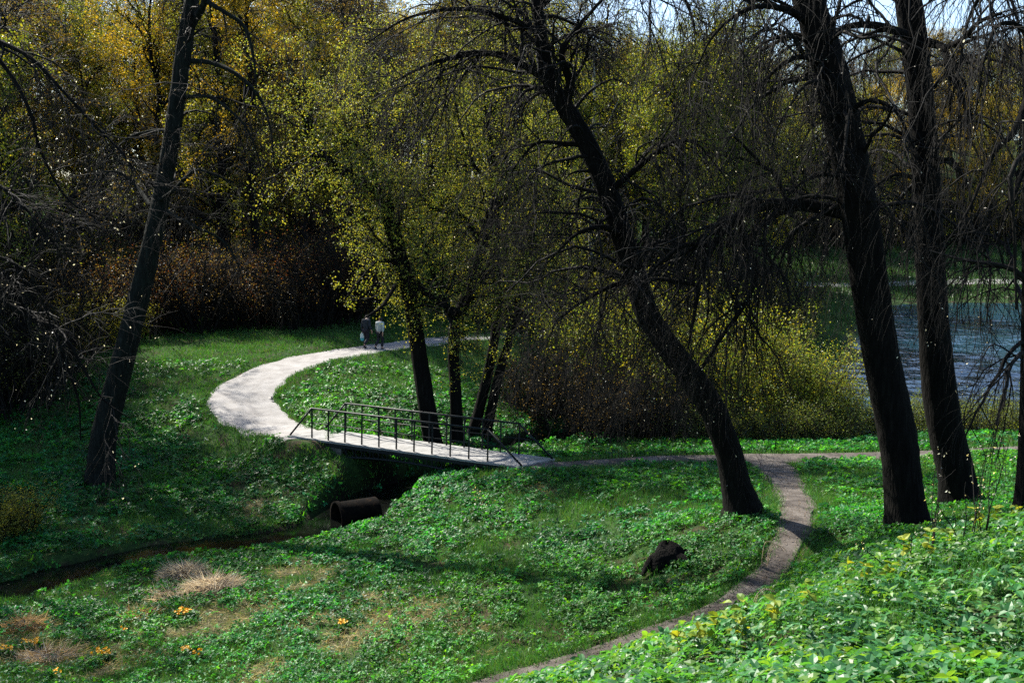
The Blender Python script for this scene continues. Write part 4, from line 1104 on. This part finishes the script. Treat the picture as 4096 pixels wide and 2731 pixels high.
# drain pipe in the stream bed under the bridge
M['rust'] = noise_mat('rusty_iron', [(0.45, (.003, .0026, .0025)), (.62, (.009, .006, .004)), (.8, (.07, .03, .012))], scale=6, rough=1, bump=.5, bscale=30, spec=.05)
a = ats(1345, 2010, 29.6); a[2] = .30
root = empty('drain_pipe', a); tag(root, 'rusty open drain pipe lying in the dark stream bed below the bridge', 'pipe')
axd = norm(np.array([.86, .50, .0])); sdv = np.array([-axd[1], axd[0], 0]); r = .5
t = np.linspace(0, 2 * math.pi, 36, endpoint=False)
ring = lambda R_, s_: a + axd * s_ + R_ * (np.cos(t)[:, None] * sdv + np.sin(t)[:, None] * np.array([0, 0, 1.0]))
V = np.concatenate([ring(r - .05, 1.3), ring(r - .05, 0), ring(r + .035, -.02), ring(r + .035, .1), ring(r, .11), ring(r, 1.3)])
i = np.arange(36); F = np.concatenate([np.stack([i + 36 * k, (i + 1) % 36 + 36 * k, (i + 1) % 36 + 36 * (k + 1), i + 36 * (k + 1)], 1) for k in range(5)])
MB().add(V, F).build('pipe', M['rust'], root, a)
V = np.concatenate([ring(r - .05, .9), [a + axd * .9]])
MB().add(V, np.stack([i, (i + 1) % 36, np.full(36, 36)], 1)).build('end_plate', M['stone'], root, a)

# heap of dry grass
def heap(px, py, rx, ry, h, label, n, seed, cols, dark=False):
    p = hit(px, py, 14)
    root = empty('straw_heap', p); tag(root, label, 'straw heap')
    mb = MB(); lump(mb, p - [0, 0, .08], (rx, ry), h + .05, seed, rough=.16)
    mb.build('core', M['thatch'], root, p)
    g = np.random.default_rng(seed)
    aa = g.uniform(0, 6.28, n); v = g.random(n); rr = np.sqrt(1 - v ** 2) * 1.05
    P = p + np.stack([rx * rr * np.cos(aa), ry * rr * np.sin(aa), h * v * 1.02], 1)
    D = norm(np.stack([np.cos(aa) * .8, np.sin(aa) * .8, g.normal(-.35, .35, n)], 1) + g.normal(0, .45, (n, 3)))
    mb = MB(); c = np.asarray(cols)
    leaves(mb, P, D, g.normal(size=(n, 3)), g.uniform(.14, .46, n), .014, 0, c[g.integers(0, len(c), n)] * g.uniform(.7, 1.2, (n, 1)), shape=3)
    mb.build('stalks', M['straw'], root, p)
M['thatch'] = noise_mat('thatch', [(.3, (.08, .065, .045)), (.7, (.26, .21, .15))], scale=9, rough=1, bump=.8, bscale=20)
GREYS = [(.50, .43, .33), (.60, .53, .42), (.36, .29, .21), (.24, .18, .13)]
heap(735, 2318, .46, .36, .36, 'taller peaked grey heap of dry grass near the stream', 2600, 3, GREYS)
heap(860, 2365, .62, .42, .30, 'wide grey heap of dry grass with stalks spilling towards the marigolds', 3200, 6, GREYS)
heap(700, 2385, .50, .35, .13, 'low flattened straw heap in front of the peaked one', 1300, 8, GREYS)
BROWNS = [(.40, .26, .11), (.48, .34, .17), (.27, .17, .07)]
heap(95, 2510, .38, .3, .20, 'brown tuft of dry grass at the left edge of the meadow', 900, 9, BROWNS)
heap(560, 2465, .36, .28, .13, 'small brown dry tussock between marigolds and stream', 800, 10, BROWNS)
heap(180, 2635, .52, .3, .12, 'pale flat straw bundle low at the left of the meadow', 1100, 12, GREYS + BROWNS)

def marigold(px, py, w, n, label, seed):
    p = hit(px, py, 14); g = np.random.default_rng(seed)
    root = empty('marigold_clump', p); tag(root, label, 'flower clump', 'marsh marigolds in the meadow')
    k = n * 3; a = g.uniform(0, 6.28, k); rr = np.sqrt(g.random(k)) * w
    P = p + np.stack([rr * np.cos(a), rr * np.sin(a) * .7, g.uniform(.02, .14, k)], 1)
    D = norm(np.stack([np.cos(a), np.sin(a), g.normal(.1, .3, k)], 1)); c = np.array([(.02, .075, .02), (.03, .10, .02)])
    mb = MB(); leaves(mb, P, D, norm(g.normal(0, .4, (k, 3)) + [0, 0, 1.0]), g.uniform(.07, .11, k), .09, 0, c[g.integers(0, 2, k)], shape=7)
    mb.build('leaves', M['cover'], root, p)
    mb = MB(); a = g.uniform(0, 6.28, n); rr = np.sqrt(g.random(n)) * w * .9
    C = p + np.stack([rr * np.cos(a), rr * np.sin(a) * .7, g.uniform(.15, .24, n)], 1)
    up = norm(g.normal(0, .45, (n, 3)) + np.array([0, -.3, 1.0]))
    t1 = norm(np.cross(up, g.normal(size=(n, 3)))); t2 = np.cross(up, t1)
    for q in range(5):
        b = q * 2 * math.pi / 5
        d = t1 * math.cos(b) + t2 * math.sin(b) + up * .35
        leaves(mb, C, d, up, .034, .034, 0, np.tile([(.80, .42, .01)], (n, 1)) * g.uniform(.8, 1.1, (n, 1)), shape=4)
    mb.build('flowers', M['petal'], root, p)
for k, (px, py, w, n, lab) in enumerate([(735, 2475, .22, 34, 'largest orange marigold clump in front of the grey straw heaps'), (405, 2640, .22, 26, 'orange marigold clump right of the pale straw bundle'),
    (125, 2600, .2, 22, 'orange marigold clump behind the pale straw bundle'), (30, 2625, .16, 14, 'orange marigold clump cut by the left edge of the view'),
    (740, 2632, .14, 12, 'small sparse marigold clump below the largest one'), (790, 2640, .1, 8, 'tiny marigold clump right beside the small sparse one'), (1375, 2520, .16, 11, 'lone marigold clump right of all the others in the meadow'),
    (500, 2545, .08, 5, 'tiny marigold tuft between the largest clump and the straw bundle'), (230, 2722, .09, 6, 'little marigold tuft at the bottom edge of the view')]):
    marigold(px, py, w, n, lab, 60 + k)

# saplings with catkin-like buds on the near hillside
def sapling(px, py, h, ns, label, seed, Y=None, leafc=None, spread=.25):
    p = hit(px, py, 4) if Y is None else np.append(ats(px, py, Y)[:2], 0)
    p[2] = float(gz(p[0], p[1])); g = np.random.default_rng(seed)
    root = empty('sapling', p); tag(root, label, 'sapling', 'bare saplings on the near hillside')
    K = 12; P = np.zeros((ns, K, 3)); d = norm(g.normal(0, spread, (ns, 3)) * [1, 1, .2] + [0, 0, 1.0]); q = np.zeros((ns, 3)) - [0, 0, .05]
    ln = h * g.uniform(.6, 1.05, ns)
    for k in range(K):
        P[:, k] = q; d = norm(d + g.normal(0, .09, (ns, 3))); q = q + d * (ln / (K - 1))[:, None]
    r = np.linspace(.009, .003, K)[None] * np.ones((ns, 1))
    mb = MB(); tubes(mb, P, r, 5, 0, np.tile(TW * 1.2, (ns, 1))); mb.build('stem', M['twig'], root)
    mb = MB()
    global RNG
    RNG = g
    Q, qr = grow(P, r, ns * 5, .3, 1, (.15, .4), 5, (.4, .9), -.03, .12, .7, .002, .005, .1, .5)
    tubes(mb, Q, qr, 3, 0, np.tile(TW * 1.3, (len(Q), 1)))
    scatter_leaves(mb, Q, dict(n=ns * 9, size=(.025, .045), col=leafc or BUD['col'], spread=.01, wid=.5), 1)
    mb.build('crown', [M['twig'], M['leaf']], root)
sapling(3720, 2265, 1.5, 3, 'bare sapling right in front of the nearer big trunk', 81)
sapling(3860, 2215, 1.6, 4, 'thin many-stemmed sapling between the two big trunks', 82)
sapling(3935, 2180, 1.9, 3, 'tallest bare sapling right of the second big trunk', 83)
sapling(3600, 2300, 1.0, 2, 'short bent sapling left of the nearer big trunk', 84, spread=.4)
sapling(1925, 2120, 1.0, 3, 'dark bare sapling on the bank to the right of the stream pool', 85, Y=27)
# leafy seedlings along the brow, bright against the shade
def seedling(px, py, h, label, seed):
    p = hit(px, py, 4); g = np.random.default_rng(seed)
    root = empty('maple_seedling', p); tag(root, label, 'seedling', 'yellow-green seedlings along the brow')
    mb = MB(); q = spline(np.array([[0, 0, -.05], [.02, 0, h * .5], [g.normal(0, .05), g.normal(0, .05), h]]), 8)
    tubes(mb, q[None], np.linspace(.006, .002, 8)[None], 5, 0, np.array([[.10, .12, .03]])); mb.build('stem', M['twig'], root)
    n = 12; k = g.integers(3, 8, n); a = g.uniform(0, 6.28, n)
    D = norm(np.stack([np.cos(a), np.sin(a), g.normal(.25, .3, n)], 1)); c = np.array([(.26, .30, .03), (.20, .27, .03), (.14, .24, .03)])
    mb = MB(); leaves(mb, q[k], D, norm(g.normal(0, .5, (n, 3)) + [0, 0, 1.0]), g.uniform(.07, .13, n), .085, 0, c[g.integers(0, 3, n)], shape=7); mb.build('leaves', M['leaf'], root)
g0 = np.random.default_rng(4)
for k, (px, py) in enumerate([(2700, 2680), (2760, 2640), (2850, 2600), (2960, 2570), (3080, 2530), (3230, 2460), (3370, 2410), (3540, 2340), (3600, 2300), (3780, 2220), (3900, 2170), (3990, 2130), (4050, 2110), (3700, 2260), (2930, 2600), (3450, 2370)]):
    seedling(px, py + 20, g0.uniform(.28, .55), 'yellow-green maple seedling standing on the brow of the near hillside', 200 + k)
# dry grass stalks beside the footpath
p = hit(3065, 2265, 14.5)
def stalks(p, label, seed, n, h):
    g = np.random.default_rng(seed); root = empty('dry_stalk', p); tag(root, label, 'dry stalk')
    mb = MB(); 
    for k in range(n):
        a = g.uniform(-.6, .6); L = h * g.uniform(.7, 1.1)
        q = spline(np.array([[0, 0, -.03], [.02 * k, 0, L * .55], [.10 + .05 * a, .02, L * .95], [.26 + .1 * a, .03, L * .9], [.36 + .1 * a, .03, L * .66]]), 14) + [g.normal(0, .05), g.normal(0, .05), 0]
        tubes(mb, q[None], np.linspace(.008, .006, 14)[None], 4, 0, np.array([[.5, .42, .3]]))
    mb.build('stalk', M['straw'], root)
stalks(p, 'pale dry grass stalks bent over beside the footpath', 3, 3, .6)
stalks(hit(3020, 2455, 14.5), 'second pale dry stalk clump lower down beside the footpath', 5, 4, .4)

# ------------------------------------------------------------------ the two walkers
M['skin'] = plain('skin', (.42, .24, .17), .55)
M['navy'] = plain('dark_jacket_cloth', (.016, .022, .032), .9)
M['pale'] = plain('pale_jacket_cloth', (.36, .40, .40), .9)
M['trouser'] = plain('dark_trouser_cloth', (.012, .012, .02), .9)
M['hair'] = plain('dark_hair', (.012, .010, .009), .6)
M['shoe'] = plain('dark_shoe', (.02, .02, .02), .6)
M['bag'] = plain('pale_bag_plastic', (.50, .62, .62), .4)
M['bagblue'] = plain('turquoise_bag_plastic', (.05, .35, .40), .4)
def skinned(name, V, E, rad, mat, parent, sub=2):
    me = bpy.data.meshes.new(name); me.from_pydata([tuple(v) for v in V], E, []); me.update()
    o = bpy.data.objects.new(name, me); COL.objects.link(o); o.parent = parent
    sk = o.modifiers.new('skin', 'SKIN'); sk.use_smooth_shade = True
    for k, d in enumerate(me.skin_vertices[0].data):
        r = rad[k]; d.radius = (r, r) if np.isscalar(r) else r
        d.use_root = (k == 0)
    sb = o.modifiers.new('sub', 'SUBSURF'); sb.levels = sub; sb.render_levels = sub
    me.materials.append(mat); return o
def person(loc, yaw, label, top, hair_len, arms, stride, headturn, bow, H=1.72):
    root = empty('person', loc); root.rotation_euler = (0, 0, yaw); k = H / 1.72; root.scale = (k, k, k)
    tag(root, label, 'person', None)
    hd = np.array([math.sin(headturn), math.cos(headturn), 0])
    V = [(0, 0, .93), (0, .015, 1.12), (0, .02, 1.30), (0, .035, 1.42), (0, .05 + bow * .05, 1.50), (0, .06 + bow * .1, 1.585 - bow * .02), (0, .06 + bow * .14, 1.665 - bow * .03)]
    E = [(0, 1), (1, 2), (2, 3), (3, 4), (4, 5), (5, 6)]; rad = [(.15, .11), (.135, .10), (.155, .11), (.10, .075), .055, .085, .072]
    h = np.array(V[5])
    V.append(tuple(h + hd * .098 + [0, 0, -.012])); E.append((5, 7)); rad.append(.018)         # nose
    V.append(tuple(h + hd * .070 + [0, 0, -.075])); E.append((5, 8)); rad.append(.030)         # chin
    sdv = np.array([hd[1], -hd[0], 0])
    for sg in (-1, 1):
        V.append(tuple(h + sdv * .090 * sg + [0, 0, -.01])); E.append((5, len(V) - 1)); rad.append(.02)   # ear
    J = {}
    for sg, (ef, wf) in zip((-1, 1), arms):
        b = len(V)
        sh, el = (sg * .175, .02, 1.385), (sg * .225, -.02 + ef, 1.12)
        wr = (sg * .235, ef + wf, .885); pm = (sg * .237, ef + wf * 1.3 + .01, .815)
        V += [sh, el, wr, pm]; rad += [.058, .044, .029, .032]; E += [(3, b), (b, b + 1), (b + 1, b + 2), (b + 2, b + 3)]
        J[sg] = (sh, el, wr, pm)
        for f, (dy, ln) in enumerate([(-.026, .062), (-.009, .075), (.009, .078), (.026, .07)]):
            c = len(V); x0, y0, z0 = pm
            V += [(x0, y0 + dy, z0 - .04), (x0 - sg * .008, y0 + dy * 1.1, z0 - .04 - ln * .55), (x0 - sg * .026, y0 + dy, z0 - .04 - ln)]
            rad += [.010, .009, .008]; E += [(b + 3, c), (c, c + 1), (c + 1, c + 2)]
        c = len(V); V += [(pm[0] - sg * .012, pm[1] + .04, pm[2] + .01), (pm[0] - sg * .02, pm[1] + .058, pm[2] - .04)]; rad += [.011, .009]; E += [(b + 3, c), (c, c + 1)]
    L = {}
    for sg, (kf, af, az, ty) in zip((-1, 1), stride):
        b = len(V)
        hp, kn, an = (sg * .09, 0, .88), (sg * .10, kf, .49 + abs(kf) * .05), (sg * .10, af, .09 + az)
        to = (sg * .11, af + .15 * math.cos(ty), .035 + az - .15 * math.sin(ty) * (1 if az > .02 else 0))
        V += [hp, kn, an, to]; rad += [.092, .058, .040, .032]; E += [(0, b), (b, b + 1), (b + 1, b + 2), (b + 2, b + 3)]
        L[sg] = (hp, kn, an, to)
    skinned('body', V, E, rad, M['skin'], root)
    # jacket
    V2 = [(0, .01, .86), (0, .015, 1.05), (0, .02, 1.28), (0, .03, 1.40), (0, .045, 1.47)]; E2 = [(0, 1), (1, 2), (2, 3), (3, 4)]; r2 = [(.185, .14), (.175, .135), (.185, .14), (.13, .10), .075]
    for sg in (-1, 1):
        sh, el, wr, pm = [np.array(q) for q in J[sg]]; b = len(V2)
        V2 += [sh + [sg * .012, 0, 0], el + [sg * .012, 0, 0], wr + [sg * .004, 0, .03]]; r2 += [.085, .066, .052]; E2 += [(3, b), (b, b + 1), (b + 1, b + 2)]
    skinned('jacket', V2, E2, r2, M[top], root)
    V3 = [(0, 0, .93)]; E3 = []; r3 = [(.165, .125)]
    for sg in (-1, 1):
        hp, kn, an, to = [np.array(q) for q in L[sg]]; b = len(V3)
        V3 += [hp, kn, an + [0, 0, .03]]; r3 += [.11, .08, .07]; E3 += [(0, b), (b, b + 1), (b + 1, b + 2)]
    skinned('trousers', V3, E3, r3, M['trouser'], root)
    for sg in (-1, 1):
        hp, kn, an, to = [np.array(q) for q in L[sg]]
        d = to - an
        skinned('shoe', [an - d * .25 + [0, 0, -.045], an + d * .4 + [0, 0, -.03], to + d * .15], [(0, 1), (1, 2)], [.045, .05, .04], M['shoe'], root)
    hv = [h + [0, 0, .03] - hd * .012, h + [0, 0, .085] - hd * .005, h - hd * .045 + [0, 0, -.03 - hair_len]]
    skinned('hair', hv, [(0, 1), (0, 2)], [.097, .07, .068], M['hair'], root)
    return root, J, k
pa = hit(1465, 1391, 40); pb = hit(1520, 1396, 40)
yaw = -.55
ra, Ja, ka = person(pa, yaw, 'walker in dark jacket with bowed dark head carrying a pale plastic bag', 'navy', 0, [(-.02, .02), (.03, .10)], [(.10, -.02, .0, .0), (.02, -.26, .10, .9)], .2, 1.2, 1.76)
rb, Jb, kb = person(pb, yaw, 'walker in pale jacket and dark trousers, right of the companion with the bag', 'pale', .06, [(.05, .06), (.0, -.05)], [(.02, -.24, .09, .9), (.12, .04, .0, .0)], -1.0, .3, 1.66)
# plastic bag in the left hand
wp = Vector(Ja[-1][3]) * ka; wp.rotate(ra.rotation_euler); wp = np.array(wp) + pa
root = empty('plastic_bag', wp); tag(root, 'pale plastic bag with turquoise bottom hanging from a walker\'s hand', 'bag')
mb = MB()
zz = np.array([-.06, -.14, -.24, -.33]); ww = np.array([.05, .11, .125, .12])
def bagpart(z, w, name, m, parent):
    t = np.linspace(0, 2 * math.pi, 20, endpoint=False); mb = MB()
    wr = 1 + .06 * np.sin(5 * t)
    V = np.concatenate([np.stack([w_ * np.cos(t) * wr, .45 * w_ * np.sin(t) * wr, np.full(20, z_)], 1) for z_, w_ in zip(z, w)])
    i = np.arange(20); F = np.concatenate([np.stack([i + 20 * k, i + 20 * (k + 1), (i + 1) % 20 + 20 * (k + 1), (i + 1) % 20 + 20 * k], 1) for k in range(len(z) - 1)])
    mb.add(V, [F, (i + 20 * (len(z) - 1))[None]])
    if name == 'bag':
        for sg in (-1, 1):
            q = spline(np.array([[sg * .04, 0, -.07], [sg * .03, 0, -.02], [0, 0, .0]]), 8); tubes(mb, q[None], np.full((1, 8), .010), 6)
    return mb.build(name, m, parent)
bagpart(zz, ww, 'bag', M['bag'], root)
bagpart(np.array([-.325, -.40, -.47]), np.array([.122, .118, .07]), 'bottom', M['bagblue'], root)
